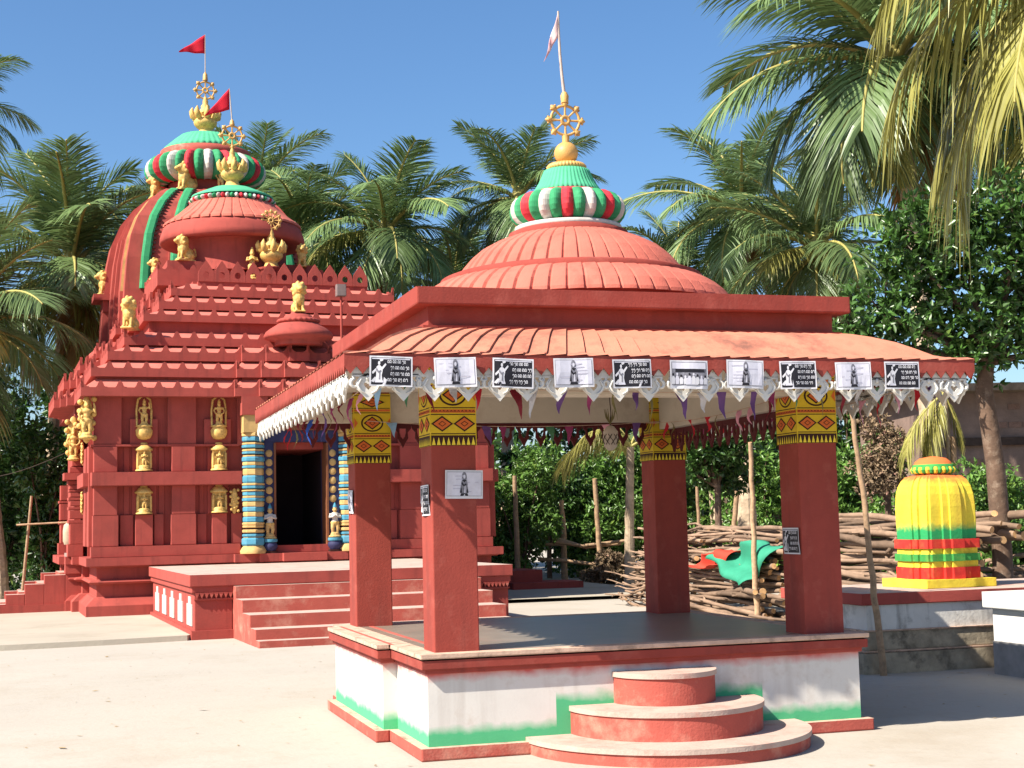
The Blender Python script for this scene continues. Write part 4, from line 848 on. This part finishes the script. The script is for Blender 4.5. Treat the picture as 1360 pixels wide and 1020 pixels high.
mx = n_.new('ShaderNodeMix'); mx.data_type = 'RGBA'; l_.new(mr.outputs[0], mx.inputs[0]); l_.new(src, mx.inputs[6]); mx.inputs[7].default_value = lin(48,150,90)
mr2 = n_.new('ShaderNodeMapRange'); l_.new(ad.outputs[0], mr2.inputs[0]); mr2.inputs[1].default_value = 1.06; mr2.inputs[2].default_value = 1.14
mx2 = n_.new('ShaderNodeMix'); mx2.data_type = 'RGBA'; l_.new(mr2.outputs[0], mx2.inputs[0]); l_.new(mx.outputs[2], mx2.inputs[6]); mx2.inputs[7].default_value = lin(214,110,60); l_.new(mx2.outputs[2], p_.inputs['Base Color'])
REDB = mat('bright_red_band', lin(190,52,46), .2, 8, .9, .2, 60, lin(200,96,60), .5, 6, spec=.15); GRB = mat('bright_green_band', lin(62,140,70), .2, 8, .9, .2, 60, lin(120,160,70), .5, 6, spec=.15)
for z0, z1, h, mt in [(.085,.20,.475,REDB),(.20,.26,.455,YEL),(.26,.33,.485,GRB),(.33,.385,.455,YEL),(.385,.475,.485,REDB)]:
    m = MB(); m.prism(shplan(h*.745), z0, z1, mt); m.build('base_band', t, bevel=.006)
m = MB(); m.loft([[(x,y,z) for x,y in shplan(h*.745)] for h,z in [(.445,.475),(.452,.62),(.452,.80),(.44,.92),(.415,1.0),(.375,1.06),(.325,1.10),(.24,1.115)]], SP, False, True); m.build('body', t, bevel=.006)
m = MB(); m.lathe([(.17,1.10),(.17,1.125)], REDB, (0,0,0), 32); m.lathe([(.16,1.12),(.21,1.135),(.225,1.165),(.21,1.195)], YEL, (0,0,0), 192, lambda a: .95+.06*abs(math.sin(16*a)), True, mf=lambda j: YEL if (j//6) % 2 else GRB); m.lathe([(.205,1.19),(.20,1.215),(.185,1.225)], GRB, (0,0,0), 48); m.lathe([(.19,1.22),(.175,1.25),(.13,1.285),(.05,1.30),(.01,1.305)], SP, (0,0,0), 48); m.build('cap', t)

# ------------------------------------------------------------------ firewood pile, cloth
rl = random.Random(11)
def log_mesh(seed, bend, knots=True, thin=False):
    r = random.Random(seed); m = MB(); n = 9; pts = []; rad = []; ph = r.random()*6; 
    for i in range(n):
        k = i/(n-1)-.5; pts.append((bend*math.sin(k*5+ph)*.5+r.uniform(-.01,.01), k, bend*math.cos(k*4+ph)*.5+r.uniform(-.006,.006))); rad.append((1-.30*(k+.5)*(1.6 if thin else 1))*.022*r.uniform(.88,1.12))
    m.tube(pts, rad, LOG, 9, True, LOGE)
    if knots:
        for _ in range(r.choice((1,2,2,3))):
            i = r.randrange(1, n-2); a = r.random()*6.3; p = Vector(pts[i]); d = Vector((math.cos(a), .3, math.sin(a)))
            m.tube([p, p+d*.03, p+d*.045+Y*.012], [.012,.009,.007], LOG, 6, True, LOGE)
    return m.mesh('log')
LG = [log_mesh(i, .03+.012*(i % 4)) for i in range(10)]; TH = [log_mesh(40+i, .09+.03*(i % 3), True, True) for i in range(8)]
LBL = 'bare firewood log lying in the long pile behind the pavilion'
def put_log(me, p, L_, rr, yaw, pitch, roll, name='log', label=LBL, group='logs in the firewood pile'):
    o = bpy.data.objects.new(name, me); C.objects.link(o); o.location = p; o.rotation_euler = (pitch, roll, yaw); o.scale = (rr/.022, L_, rr/.022)
    return tag(o, label, 'log', group)
def stackl(y0, y1, h, meshes, r0, r1, face, cols, lay, spread=.07, name='log', label=LBL, group='logs in the firewood pile', tilt=0.0):
    for i in range(lay):
        z = .05+(h-.05)*i/(lay-1); inset = .50*(z/h)**1.4
        for c in range(cols if i < lay-2 else cols+3):
            rr = rl.uniform(r0, r1); L_ = (y1-y0)*rl.uniform(.82, 1.08); x = face+inset+c*(.19 if r1 > .05 else .13)+rl.uniform(-.06,.06)
            put_log(rl.choice(meshes), (x, (y0+y1)/2+rl.uniform(-.25,.25), z+rl.uniform(-.03,.03)), L_, rr, rl.gauss(0, spread), rl.gauss(tilt, .035), rl.random()*6.3, name, label, group)
stackl(12.3, 14.9, 1.24, TH, .016, .038, 7.05, 2, 28, .06, 'stick', 'thin crooked firewood stick in the left end of the pile', 'thin sticks in the firewood pile')
stackl(9.3, 12.6, 1.26, LG, .022, .046, 7.02, 2, 25, .07, tilt=.02)
stackl(5.2, 9.6, 1.38, LG, .026, .055, 7.15, 2, 23, .06, tilt=-.02)
for i in range(26):
    put_log(rl.choice(LG), (8.9+rl.uniform(-.5,1.2), 7.0+rl.uniform(-.6,.8), .2+.75*rl.random()), rl.uniform(1.4,2.4), rl.uniform(.03,.06), 1.2+rl.gauss(0,.25), rl.gauss(-.15,.12), rl.random()*6, 'log', 'dark weathered log in the heap behind the yellow shrine', 'logs in the dark heap')
for i in range(6):
    put_log(rl.choice(TH), (6.98+rl.uniform(-.2,.2), 14.2+rl.uniform(-.7,.7), .05+.09*i), rl.uniform(1.0,1.6), rl.uniform(.012,.024), rl.gauss(.15,.2), rl.gauss(.05,.08), rl.random()*6, 'stick', 'thin crooked firewood stick in the left end of the pile', 'thin sticks in the firewood pile')
t = thing('cloth', 'green and red cloth draped over the firewood pile', 'cloth', (7.1, 10.2, .8)); RC = mat('orange_red_cloth', lin(190,66,48), .15, 5, .8, .1, 40, trans=.1); GC = mat('sea_green_cloth', lin(52,140,110), .15, 5, .8, .1, 40, trans=.1)
def drape(ps, mt, seed):
    a, b, c, d = [Vector(p) for p in ps]; r = random.Random(seed); m = MB(); n = 16; rows = []; base = Vector((7.1,10.2,.8))
    for i in range(n+1):
        u = i/n; row = []
        for j in range(n+1):
            v = j/n; p = a.lerp(b, u).lerp(d.lerp(c, u), v); k = math.sin(PI*u)*.5+.5
            p = p+Vector((-.10*math.sin(u*7+v*2+seed)*k-.05*math.sin(v*11+u*4+seed*2), .03*math.sin(v*9), .05*math.sin(u*9+seed)+.03*math.sin(v*8+u*5)))-base; row.append(tuple(p))
        rows.append(row)
    m.loft(rows, mt, False, False, True, closed=False); return m
o = drape([(7.0,11.1,.82),(7.26,10.35,1.16),(7.16,8.95,1.10),(6.84,9.75,.44)], GC, 1).build('green_part', t); s_ = o.modifiers.new('solid','SOLIDIFY'); s_.thickness = .006
o = drape([(6.95,12.3,.68),(7.22,11.2,.98),(7.24,10.4,1.06),(6.92,10.8,.70)], RC, 2).build('red_part', t); s_ = o.modifiers.new('solid','SOLIDIFY'); s_.thickness = .006

# ------------------------------------------------------------------ poles, rails, rack, shed, house
def pole(name, label, cat, pts, r0, r1, mt=WOOD, group=None):
    b = Vector(pts[0]); r = random.Random(len(label)); P = [Vector(p)-b for p in pts]; Q = []
    for i in range(len(P)-1):
        for k in range(5): Q.append(P[i].lerp(P[i+1], k/5)+Vector((r.uniform(-.012,.012), r.uniform(-.012,.012), 0)))
    Q.append(P[-1]); m = MB(); m.tube(Q, [r0+(r1-r0)*i/(len(Q)-1) for i in range(len(Q))], mt, 8, True, LOGE)
    return tag(m.build(name, None, b), label, cat, group)
pole('pole', 'crooked bare pole leaning beside the altar platform under the eave corner', 'pole', [(4.93,2.82,0),(4.86,2.84,.9),(4.80,2.83,1.7),(4.70,2.82,2.5)], .034, .022)
pole('pole', 'straight pale pole standing before the log pile beside a pillar', 'pole', [(6.93,9.45,0),(6.90,9.40,1.2),(6.80,9.2,2.5)], .045, .03)
GPO = 'bare posts in the shrubs'
pole('post', 'tall pale bare post in front of the dense shrubs beyond the sticks', 'post', [(9.64,22.95,0),(9.56,22.9,.95),(9.47,22.79,2.42)], .07, .055, WOOD, GPO)
pole('post', 'rough brown post carrying the two wooden rails', 'post', [(8.98,23.7,0),(9.0,23.75,.9),(8.95,23.7,1.95)], .085, .06, WOOD, GPO)
pole('post', 'thin brown stem post beside the right wall of the temple', 'post', [(7.44,22.44,0),(7.44,22.44,1.3),(7.40,22.37,2.5)], .07, .05, WOOD, GPO)
pole('post', 'dark forked post behind the firewood, near the ringed palm trunk', 'post', [(10.38,17.4,0),(10.39,17.37,1.2),(10.46,17.27,2.05)], .06, .05, WOOD, GPO)
pole('post', 'thin post showing between pillar and small leafy tree', 'post', [(10.15,18.5,0),(10.12,18.47,1.2),(10.10,18.43,2.1)], .04, .035, WOOD, GPO)
pole('post', 'reddish post with a tied frond behind the yellow shrine', 'post', [(10.53,9.95,0),(10.51,9.9,1.9),(10.48,9.87,2.6)], .045, .04, WOOD, GPO)
t = thing('rail_fence', 'rough fence of two crooked wooden rails at the edge of the shrubs', 'fence', (8.1,23.7,0))
for P in ([(8.05,23.55,.97),(8.87,23.40,.90)],[(8.72,23.5,1.04),(9.4,23.35,.83),(10.2,23.1,.90)],[(8.6,23.42,1.0),(9.3,23.3,.86),(10.4,22.9,.98)],[(8.30,23.6,.58),(8.84,23.5,.53)],[(8.7,23.5,.56),(9.5,23.3,.44),(9.9,23.2,.42)]):
    m = MB(); b = Vector((8.1,23.7,0)); m.tube([Vector(p)-b for p in P], [.05]+[.042]*(len(P)-2)+[.035], WOOD, 8, True, LOGE); m.build('rail', t)
t = thing('bamboo_rack', 'thin rack of bare sticks in the shade left of the temple', 'rack', (-2.95,19.3,0))
for P, r_ in (([(-.12,0,0),(-.02,0,1.2),(.06,0,2.15)],.03), ([(.88,-.2,0),(.90,-.2,1.0),(.93,-.2,1.5)],.022), ([(-.2,-.06,1.62),(.4,-.12,1.64),(1.1,-.22,1.66)],.018)):
    m = MB(); m.tube(P, [r_, r_*.9, r_*.8], WOOD, 7, True, LOGE); m.build('stick', t)
SK = mat('sackcloth', lin(176,160,136), .15, 10, .9, .2, 40); m = MB()
lo = []
for z, a in ((0,.9),(.06,1),(.26,1.02),(.36,.92),(.40,.7)): lo.append([(x*.20*a+.01*math.sin(z*30+y*3), y*.13*a, z) for x, y in ((-1,-.7),(-.6,-1),(0,-.9),(.6,-1),(1,-.7),(1.05,.5),(.5,1),(-.5,1),(-1.05,.5))])
m.loft(lo, SK, True, True, True); tag(m.build('sack', None, (-2.12,19.05,1.24)), 'pale sack hanging on the stick rack beside the temple wall', 'sack')
m = MB(); m.tube([(-4.6+.24*i, 24.2-.42*i, 2.62+.04*i-.16*math.sin(PI*i/10)) for i in range(11)], .007, DKW, 5); tag(m.build('cable'), 'thin sagging cable running to the left side of the temple', 'cable')
t = thing('brick_house', 'grey pink brick house behind the leafy tree', 'house', (12.2,13.3,0), -.25)
m = MB(); m.box(0,0,0,6,4,3.6,BRICK)
BR2 = mat('brick_band', lin(124,98,86), .25, 12, .95, .6, 40)
for k in range(24):
    for j in range(11):
        if rl.random() < .5: m.box(.02+.25*k,-.012,.05+.32*j,.02+.25*k+.22,.01,.05+.32*j+.10,BR2)
m.build('wall', t); m = MB(); m.box(-.1,-.10,2.62,6.1,.0,2.76,DKW); m.build('lintel', t); m = MB(); m.box(1.9,-.5,2.30,6.3,0,2.36,DKW); m.box(-.3,-.6,3.55,6.4,4.3,3.68,SHED); m.build('roof', t); m = MB(); m.box(.9,-.03,.0,1.7,.0,2.0,VOID); m.build('door', t)
t = thing('plank_shed', 'low shed of weathered upright planks behind the ringed palm trunk', 'shed', (13.3,24.0,0), -.25); m = MB()
for k in range(18): m.box(.14*k, rl.uniform(-.015,.015), 0, .14*k+.13, .05, 2.25+rl.uniform(-.06,.04), SHED)
m.box(0,.06,0,2.5,2.2,2.1,DKW); m.build('wall', t); m = MB(); m.box(-.2,-.25,2.31,2.8,2.4,2.38,mat('grey_tin', lin(180,176,170), .15, 5, .5, 0)); m.build('roof', t)
t = thing('brick_box', 'low red box step in the temple shade beside its right flank', 'step', (0,0,0)); m = MB(); m.box(6.55,20.2,0,7.3,21.5,.45,RED); m.build('upper_tread', t, bevel=.01); m = MB(); m.box(6.56,19.9,0,8.1,20.9,.2,RED); m.build('lower_tread', t, bevel=.01)

# ------------------------------------------------------------------ vegetation
def leaf_mesh(name, blobs, n, size, seed, mt, shell=.45, wid=.42, droop=.2):
    g = np.random.default_rng(seed); bl = np.array(blobs, float); vol = bl[:,3]*bl[:,4]*bl[:,5]; pick = g.choice(len(bl), n, p=vol**.8/(vol**.8).sum()); b = bl[pick]
    d = g.normal(size=(n,3)); d /= np.linalg.norm(d, axis=1)[:,None]; r = g.random(n)**shell*(1+.10*g.normal(size=n)); c = b[:,:3]+d*r[:,None]*b[:,3:6]
    q = (np.arange(n)//7)*7; d = d[q]; ax = d*.8+np.array([0,0,.35])+g.normal(size=(n,3))[q]*.4; ax /= np.linalg.norm(ax, axis=1)[:,None]; c = c[q]
    nr = d*.55+np.array([0,0,.55])+g.normal(size=(n,3))*.55; nr /= np.linalg.norm(nr, axis=1)[:,None]
    t = g.normal(size=(n,3))*.75+ax*.75-np.array([0,0,droop]); t /= np.linalg.norm(t, axis=1)[:,None]; nr = ax+g.normal(size=(n,3))*.35; nr -= t*(t*nr).sum(1)[:,None]; nr /= np.linalg.norm(nr, axis=1)[:,None]; s = np.cross(nr, t)
    L_ = (size*g.uniform(.6,1.35,n))[:,None]; c = c+t*L_*.6; w_ = L_*wid; bend = nr*L_*.14
    v = np.stack([c-t*L_*.5, c-t*L_*.05+s*w_*.5+bend, c+t*L_*.5-bend*.6, c-t*L_*.05-s*w_*.5+bend], 1).reshape(-1,3)
    i = np.arange(n)*4; f = np.stack([np.stack([i,i+1,i+2],1), np.stack([i,i+2,i+3],1)],1).reshape(-1,3)
    me = bpy.data.meshes.new(name); me.vertices.add(len(v)); me.vertices.foreach_set('co', v.ravel()); me.loops.add(f.size); me.loops.foreach_set('vertex_index', f.ravel()); me.polygons.add(len(f)); me.polygons.foreach_set('loop_start', np.arange(len(f))*3); me.polygons.foreach_set('loop_total', np.full(len(f),3)); at = me.attributes.new('tone', 'FLOAT', 'FACE'); at.data.foreach_set('value', np.repeat(np.clip(np.repeat(g.random(n//7+1), 7)[:n]*.55+g.random(n)*.45, 0, 1), 2).astype(np.float32)); me.materials.append(mt); me.update()
    return me
def branches(m, base, blobs, r0, mt, seed):
    r = random.Random(seed); top = Vector(base)+Vector((0,0,max(.3, min(b[2] for b in blobs)-base[2])))
    for b in blobs:
        e = Vector(b[:3]); mid = (top+e)/2+Vector((r.uniform(-.1,.1), r.uniform(-.1,.1), -.05))
        m.tube([top-Z*.1, mid, e, e+Vector((r.uniform(-.4,.4)*b[3], r.uniform(-.4,.4)*b[4], .6*b[5]))], [r0*.5, r0*.35, r0*.2, r0*.08], mt, 6)
        for _ in range(3): m.tube([e, e+Vector((r.uniform(-.8,.8)*b[3], r.uniform(-.8,.8)*b[4], r.uniform(-.3,.8)*b[5]))], [r0*.16, r0*.05], mt, 5)
    return top
def bush(label, x, y, hw, top, mt, n, size, seed, name='shrub', cat='shrub', group='shrubs behind the pavilion', zb=0.0):
    r = random.Random(seed); t = thing(name, label, cat, (x, y, 0), 0, group); bl = []; nb = 9
    for k in range(nb):
        z = zb+(top-zb)*(.08+.80*(k+.5)/nb); f = hw*(1.0-.35*abs(k/nb-.4)); bl.append((r.uniform(-.55,.55)*f, r.uniform(-.5,.5)*f, z, f*r.uniform(.42,.66), f*r.uniform(.42,.66), (top-zb)*r.uniform(.13,.2)))
    put(leaf_mesh('foliage', bl, n, size, seed, mt), 'foliage', t)
    m = MB(); branches(m, (0,0,0), bl, .07, DBARK, seed); m.tube([(0,0,-.05),(.02,0,(top-zb)*.25+zb)], [.07,.05], DBARK, 7); m.build('stem', t)
    return t
SH = [('broad sunlit shrub beside the right wall of the temple',7.9,23.6,1.2,3.35,LEAF2,12000,.13),('dark shaded shrub behind the brown rail post',9.5,26.4,1.5,3.3,LEAF,11000,.14),('bright green shrub behind the tall bare post',11.0,26.3,1.7,3.5,LEAF2,13000,.14),('deep green shrub seen either side of the far pillar',12.7,26.2,1.7,4.0,LEAF2,13000,.14),
      ('rounded small tree with dark glossy leaves beside the ringed trunk',7.98,12.9,.95,3.3,LEAF,8000,.11),('green shrub behind the log pile, left of the plank shed',13.4,22.6,1.2,3.4,LEAF2,9000,.13),('dense leafy shrub between the crooked pole and the yellow shrine',11.0,13.6,1.15,3.0,LEAF2,12000,.12),('dried brown twiggy bush above the yellow shrine',10.0,11.0,.62,3.0,LEAF3,5200,.07),('fresh green bush right of the yellow shrine under the tree',9.6,7.6,1.0,2.15,LEAF2,14000,.085),('low green bush behind the yellow shrine',11.2,11.6,1.1,2.2,LEAF2,10000,.11)]
for i, (lb, x, y, hw, top, mt, n, sz) in enumerate(SH):
    tr = 'small tree' in lb
    bush(lb, x, y, hw, top, mt, n, sz, 100+i, 'small_tree' if tr else 'shrub', 'tree' if tr else 'shrub', 'shrubs behind the pavilion', 1.9 if tr else (1.7 if 'brown' in lb else 0))
SH2 = [('low heap of dead brown twigs left of the firewood',9.7,22.4,.75,.75,LEAF3,5000,.1),('shaded shrub far behind the brown rail post',8.6,29.5,1.6,3.0,LEAF,6000,.16),('shaded shrub far behind the tall bare post',11.8,30.5,1.9,3.2,LEAF,7000,.16),('dark low shrub against the temple flank beyond the red box step',6.7,25.6,1.2,2.6,LEAF,6000,.15)]
for i, (lb, x, y, hw, top, mt, n, sz) in enumerate(SH2): bush(lb, x, y, hw, top, mt, n, sz, 190+i)
SL = [('very dark tree filling the gap behind the palms at the left edge',-4.6,34.0,1.9,7.6,LEAF,9000,.2),('dark shrub at the left edge behind the stick rack',-3.6,26.2,1.5,4.2,LEAF,7000,.18),('shaded shrub close to the left flank of the temple',-2.75,24.4,.75,3.3,LEAF,4000,.16),('tall dark tree mass at the far left edge',-5.0,30.5,1.9,6.4,LEAF,8000,.2),('dark leafy tree behind the left corner of the temple',-2.4,32.0,1.5,6.2,LEAF,7000,.2)]
for i, (lb, x, y, hw, top, mt, n, sz) in enumerate(SL): bush(lb, x, y, hw, top, mt, n, sz, 130+i, group='shrubs left of the temple')
SF = [('dark tree crown between the two temple buildings in the distance',8.2,35.5,2.7,8.6,LEAF,9000,.26),('dark distant tree behind the right side of the temple roof',5.4,36.5,1.8,9.0,LEAF,6000,.26),('dark distant tree right of the pavilion dome',16.9,28.6,2.7,7.6,LEAF,9000,.24),('distant tree directly behind the pavilion roof',13.3,32.0,2.9,7.8,LEAF,9000,.25),('dark tree behind the glossy leafy tree',14.9,20.8,1.6,6.0,LEAF,8000,.18)]
for i, (lb, x, y, hw, top, mt, n, sz) in enumerate(SF): bush(lb, x, y, hw, top, mt, n, sz, 160+i, 'distant_tree', 'tree', 'distant trees', .6)
t = thing('leafy_tree', 'broadleaf tree with big glossy leaves behind the yellow shrine', 'tree', (8.06,5.41,0))
bl = [(6.80,5.60,3.76,.62,.6,.6),(7.36,5.39,4.45,.75,.7,.7),(8.10,5.23,3.85,.75,.7,.7),(6.98,5.45,4.62,.5,.45,.45),(8.30,5.08,4.80,.75,.7,.7),(7.85,5.37,3.30,.5,.5,.4),(6.48,5.75,3.55,.36,.36,.36),(7.65,5.23,4.85,.5,.5,.45),(7.28,5.49,3.60,.55,.5,.5),(8.8,5.0,4.1,.7,.6,.8),(8.95,5.0,3.35,.6,.5,.4),(9.3,5.6,3.9,.8,.7,.9),(8.9,5.2,4.9,.7,.6,.5)]
bl = [(a-8.06,b-5.41,c,d,e,f) for a,b,c,d,e,f in bl]
put(leaf_mesh('crown', bl, 18000, .108, 77, LEAF, .5, .46, .1), 'crown', t)
m = MB(); m.tube([(.0,0,-.05),(.03,0,1.0),(0,0,2.0),(-.12,-.03,2.9),(-.05,-.1,3.6)], [.13,.115,.11,.10,.085], DBARK, 12); branches(m, (-.05,-.1,3.0), bl, .10, DBARK, 4); m.build('trunk', t)
m = MB()
gf = np.random.default_rng(9); ff = []
for k in range(60):
    x = -60+2*k+gf.uniform(-1,1); y = 62+gf.uniform(0,10); h = gf.uniform(3.0,6); ff.append((x, y, h*.5, 2.2, 1.8, h*.55))
tag(put(leaf_mesh('treeline', ff, 42000, .62, 5, LEAF), 'treeline'), 'dark distant line of trees closing off the ground', 'trees', None, 'stuff')

# coconut palms: every frond an object of its own
def frond_mesh(e0, droop, seed, lm, pairs=82, lf=.31, hang=.45, wide=.0140):
    g = random.Random(seed); m = MB(); n = 18; p = Vector((0,0,0)); P = [p.copy()]; Tn = []; side = g.uniform(-.25,.25)
    for i in range(n):
        t = i/n; e = R(e0-droop*t**1.25); d = Vector((math.cos(e), side*t*.5, math.sin(e))).normalized(); Tn.append(d); p = p+d/n; P.append(p.copy())
    Tn.append(Tn[-1]); m.tube(P, [.020*(1-.85*i/n)+.002 for i in range(n+1)], RACH, 5)
    v = []; f = []; tw = g.uniform(-.5,.5)
    for k in range(pairs):
        t = .13+.86*(k+.5)/pairs; x = t*n; i = min(n-1, int(x)); q = x-i; b = P[i].lerp(P[i+1], q); T_ = Tn[i].lerp(Tn[min(n, i+1)], q).normalized()
        S_ = T_.cross(Z); S_ = S_.normalized() if S_.length > .05 else Vector((0,1,0)); S_ = (S_*math.cos(tw*t)+S_.cross(T_)*math.sin(tw*t)).normalized(); U_ = S_.cross(T_).normalized()
        ln = lf*(.35+.95*math.sin(PI*min(1, .12+.80*t)))*g.uniform(.85,1.1)*(1 if t < .9 else .75)
        for s in (-1, 1):
            if g.random() < .03: continue
            a = .55+.75*t+g.uniform(-.08,.08); d0 = (S_*s*math.cos(a*.75)+T_*math.sin(a*.75)+U_*g.uniform(.0,.22)).normalized(); hg = hang*g.uniform(.7,1.3)
            o = len(v); w0 = wide*g.uniform(.8,1.15); wv = T_*.9+U_*g.uniform(-.35,.35); wv = (wv-d0*wv.dot(d0)).normalized()
            for u, ww in ((0,.55),(.38,1.0),(.74,.7),(1.0,.05)):
                c = b+d0*ln*u*(1-.25*hg*u)-Z*ln*hg*u*u; v.append(tuple(c-wv*w0*ww*.5)); v.append(tuple(c+wv*w0*ww*.5))
            for j in range(3): f.append((o+2*j, o+2*j+1, o+2*j+3, o+2*j+2))
    m.add(v, f, lm); return m.mesh('frond')
EB = [82,70,58,46,34,22,10,-4,-18,-34,-52]; FM = {}
for ei, e in enumerate(EB):
    for s in range(2): FM[(ei, s)] = frond_mesh(e, 42+.55*(82-e)*.62+14*s, 10*ei+s, PALM if e > -40 else PALMY, hang=.22+.45*(1-(e+52)/134))
FMY = [frond_mesh(e, 60, 300+i, PALMY, hang=.6) for i, e in enumerate((10,-12,-35,-60))]; FMD = [frond_mesh(e, 40, 330+i, PALMD, hang=.7) for i, e in enumerate((-55,-72))]
def palm(label, crown, length, n, seed, base=None, rt=.17, yellow=2, dry=1, group='coconut palms', name='coconut_palm', emax=84, emin=-50):
    g = random.Random(seed); cx, cy, cz = crown; base = base or (cx+g.uniform(-.8,.8), cy+g.uniform(-.5,.5)); t = thing(name, label, 'palm tree', (base[0], base[1], 0), 0, group)
    m = MB(); dx, dy = cx-base[0], cy-base[1]; N = int(max(8, cz*6)); pts = []; rad = []
    for i in range(N+1):
        k = i/N; pts.append((dx*k**1.6, dy*k**1.6, cz*k-.05*(k == 0))); rad.append((rt*(1.35-.35*min(1, k*4)) if k < .25 else rt*(1-.25*k))*(1.06 if i % 2 else .97))
    m.tube(pts, rad, BARK, 12, False); m.build('trunk', t)
    c = Vector((dx, dy, cz)); m = MB(); m.ell(c+Z*.02, (rt*1.1, rt*1.1, .22*length*.5), RACH, n=10, k=6); m.build('crown_shaft', t)
    for i in range(n):
        k = (i+.5)/n; e = emax-(emax-emin)*k**1.05+g.uniform(-6,6); ei = min(range(len(EB)), key=lambda q: abs(EB[q]-e)); me = FM[(ei, g.randrange(2))]
        if i >= n-yellow and e < 20: me = g.choice(FMY)
        put(me, 'frond', t, c-Z*.05*k*length, (g.uniform(-.1,.1), 0, 2.39996*i+g.uniform(-.25,.25)), 0, length*(.62+.38*math.sin(PI*min(1,.25+.75*k)))*g.uniform(.9,1.08))
    for i in range(dry): put(g.choice(FMD), 'dry_frond', t, c-Z*.12*length, (0,0,g.random()*6.3), 0, length*.7)
    for i in range(g.choice((3,5,6))):
        m = MB(); a = g.random()*6.3; m.ell(c+Vector((math.cos(a)*rt*1.5, math.sin(a)*rt*1.5, -.14*length*g.uniform(.6,1.2))), (.085*length*.36,)*2+(.10*length*.36,), PALMY if i % 2 else LEAF2, n=8, k=6); m.build('coconut', t)
    return t
palm('tall full coconut palm left of the temple with long arching fronds', (-2.19,27.8,8.0), 3.5, 28, 1, yellow=5, dry=2)
palm('dense coconut palm at the left edge, lower fronds yellowing', (-4.4,24.4,6.0), 3.3, 26, 2, yellow=6, dry=2)
palm('far palm whose frond tips only enter at the upper left edge', (-5.6,32.5,12.9), 2.9, 22, 3, yellow=1)
palm('coconut palm peeking out just left of the tower', (-.4,36.5,10.0), 3.0, 22, 4)
palm('palm with upright fronds rising right behind the tower disc', (3.3,35.3,11.6), 2.8, 22, 5, emin=-20)
palm('bushy palm behind the middle temple dome, right side', (3.9,30.1,9.2), 3.0, 26, 6, yellow=4)
palm('well lit coconut palm standing alone in the gap between temple and pavilion', (5.6,27.5,9.0), 2.95, 28, 7, yellow=4)
palm('coconut palm with an upright tuft just left of the pavilion dome', (9.5,28.3,10.3), 2.7, 26, 8, yellow=4)
palm('shorter palm with pale fronds low beside the left slope of the pavilion dome', (8.3,30.9,8.0), 2.9, 24, 9, yellow=5)
palm('coconut palm right of the pavilion dome on a pale ringed trunk', (12.7,21.2,8.5), 2.9, 26, 10, base=(11.95,20.0), rt=.19, yellow=3)
palm('very tall coconut palm with dark dense fronds at the upper right', (10.7,11.3,8.9), 3.5, 34, 11, base=(10.25,10.0), yellow=3, dry=2)
palm('palm with drooping fronds low behind the right end of the pavilion roof', (12.4,17.2,6.9), 2.6, 26, 12, yellow=3, dry=2)
palm('small distant palm just right of the striped pavilion disc', (12.2,23.6,7.3), 2.3, 22, 13, base=(12.9,23.4))
palm('tall coconut palm behind the leafy tree at the right edge', (12.6,8.9,8.6), 3.4, 28, 15, yellow=3)
def palm_explicit(label, crown, base, rt, fr, name='coconut_palm', group='coconut palms'):
    t = thing(name, label, 'palm tree', (base[0], base[1], 0), 0, group); c = Vector(crown)-Vector((base[0], base[1], 0)); m = MB(); N = max(6, int(crown[2]*5))
    m.tube([(c.x*(i/N)**1.5, c.y*(i/N)**1.5, c.z*i/N) for i in range(N+1)], [rt*(1.25-.4*i/N)*(1.06 if i % 2 else .97) for i in range(N+1)], BARK, 12, False); m.build('trunk', t)
    for i, (az, e0, dr, ln, lm, hang) in enumerate(fr):
        put(frond_mesh(e0, dr, 500+i*7+int(rt*1000), lm, 64, .30, hang, .017), 'frond', t, c, (0,0,R(az)), 0, ln)
    return t
palm_explicit('near coconut palm whose yellow green fronds hang in from the upper right corner', (6.55,1.33,6.55), (7.2,1.5), .16,
    [(163,-8,72,2.55,PALMY,.95),(150,-38,48,2.55,PALMY,1.0),(178,14,80,2.5,PALMY,.8),(200,-25,62,2.3,PALMY,.9),(120,-20,70,2.5,PALMY,.9),(60,10,70,2.6,PALM,.7),(10,0,80,2.6,PALM,.7),(-40,15,80,2.6,PALM,.7),(95,40,80,2.6,PALM,.5),(240,35,80,2.4,PALM,.5),(320,50,70,2.6,PALM,.5)])
palm_explicit('young palm with yellowed arching fronds among the shrubs beyond the pavilion', (8.85,18.9,2.95), (8.9,19.3), .09,
    [(163,26,105,1.75,PALMY,.75),(188,48,120,1.5,PALMY,.7),(80,40,100,1.4,PALMY,.5),(-30,30,100,1.5,PALM,.5),(30,60,90,1.3,PALM,.5),(140,70,90,1.2,PALMY,.4)], 'young_palm')
palm_explicit('yellow frond hanging from a bare stem behind the yellow shrine', (10.36,9.85,3.25), (10.62,10.1), .04,
    [(165,-35,50,1.15,PALMY,.9),(190,-62,22,1.0,PALMY,.9),(-10,-66,20,.8,PALMY,.9),(100,30,60,.6,PALM,.5)], 'young_palm')
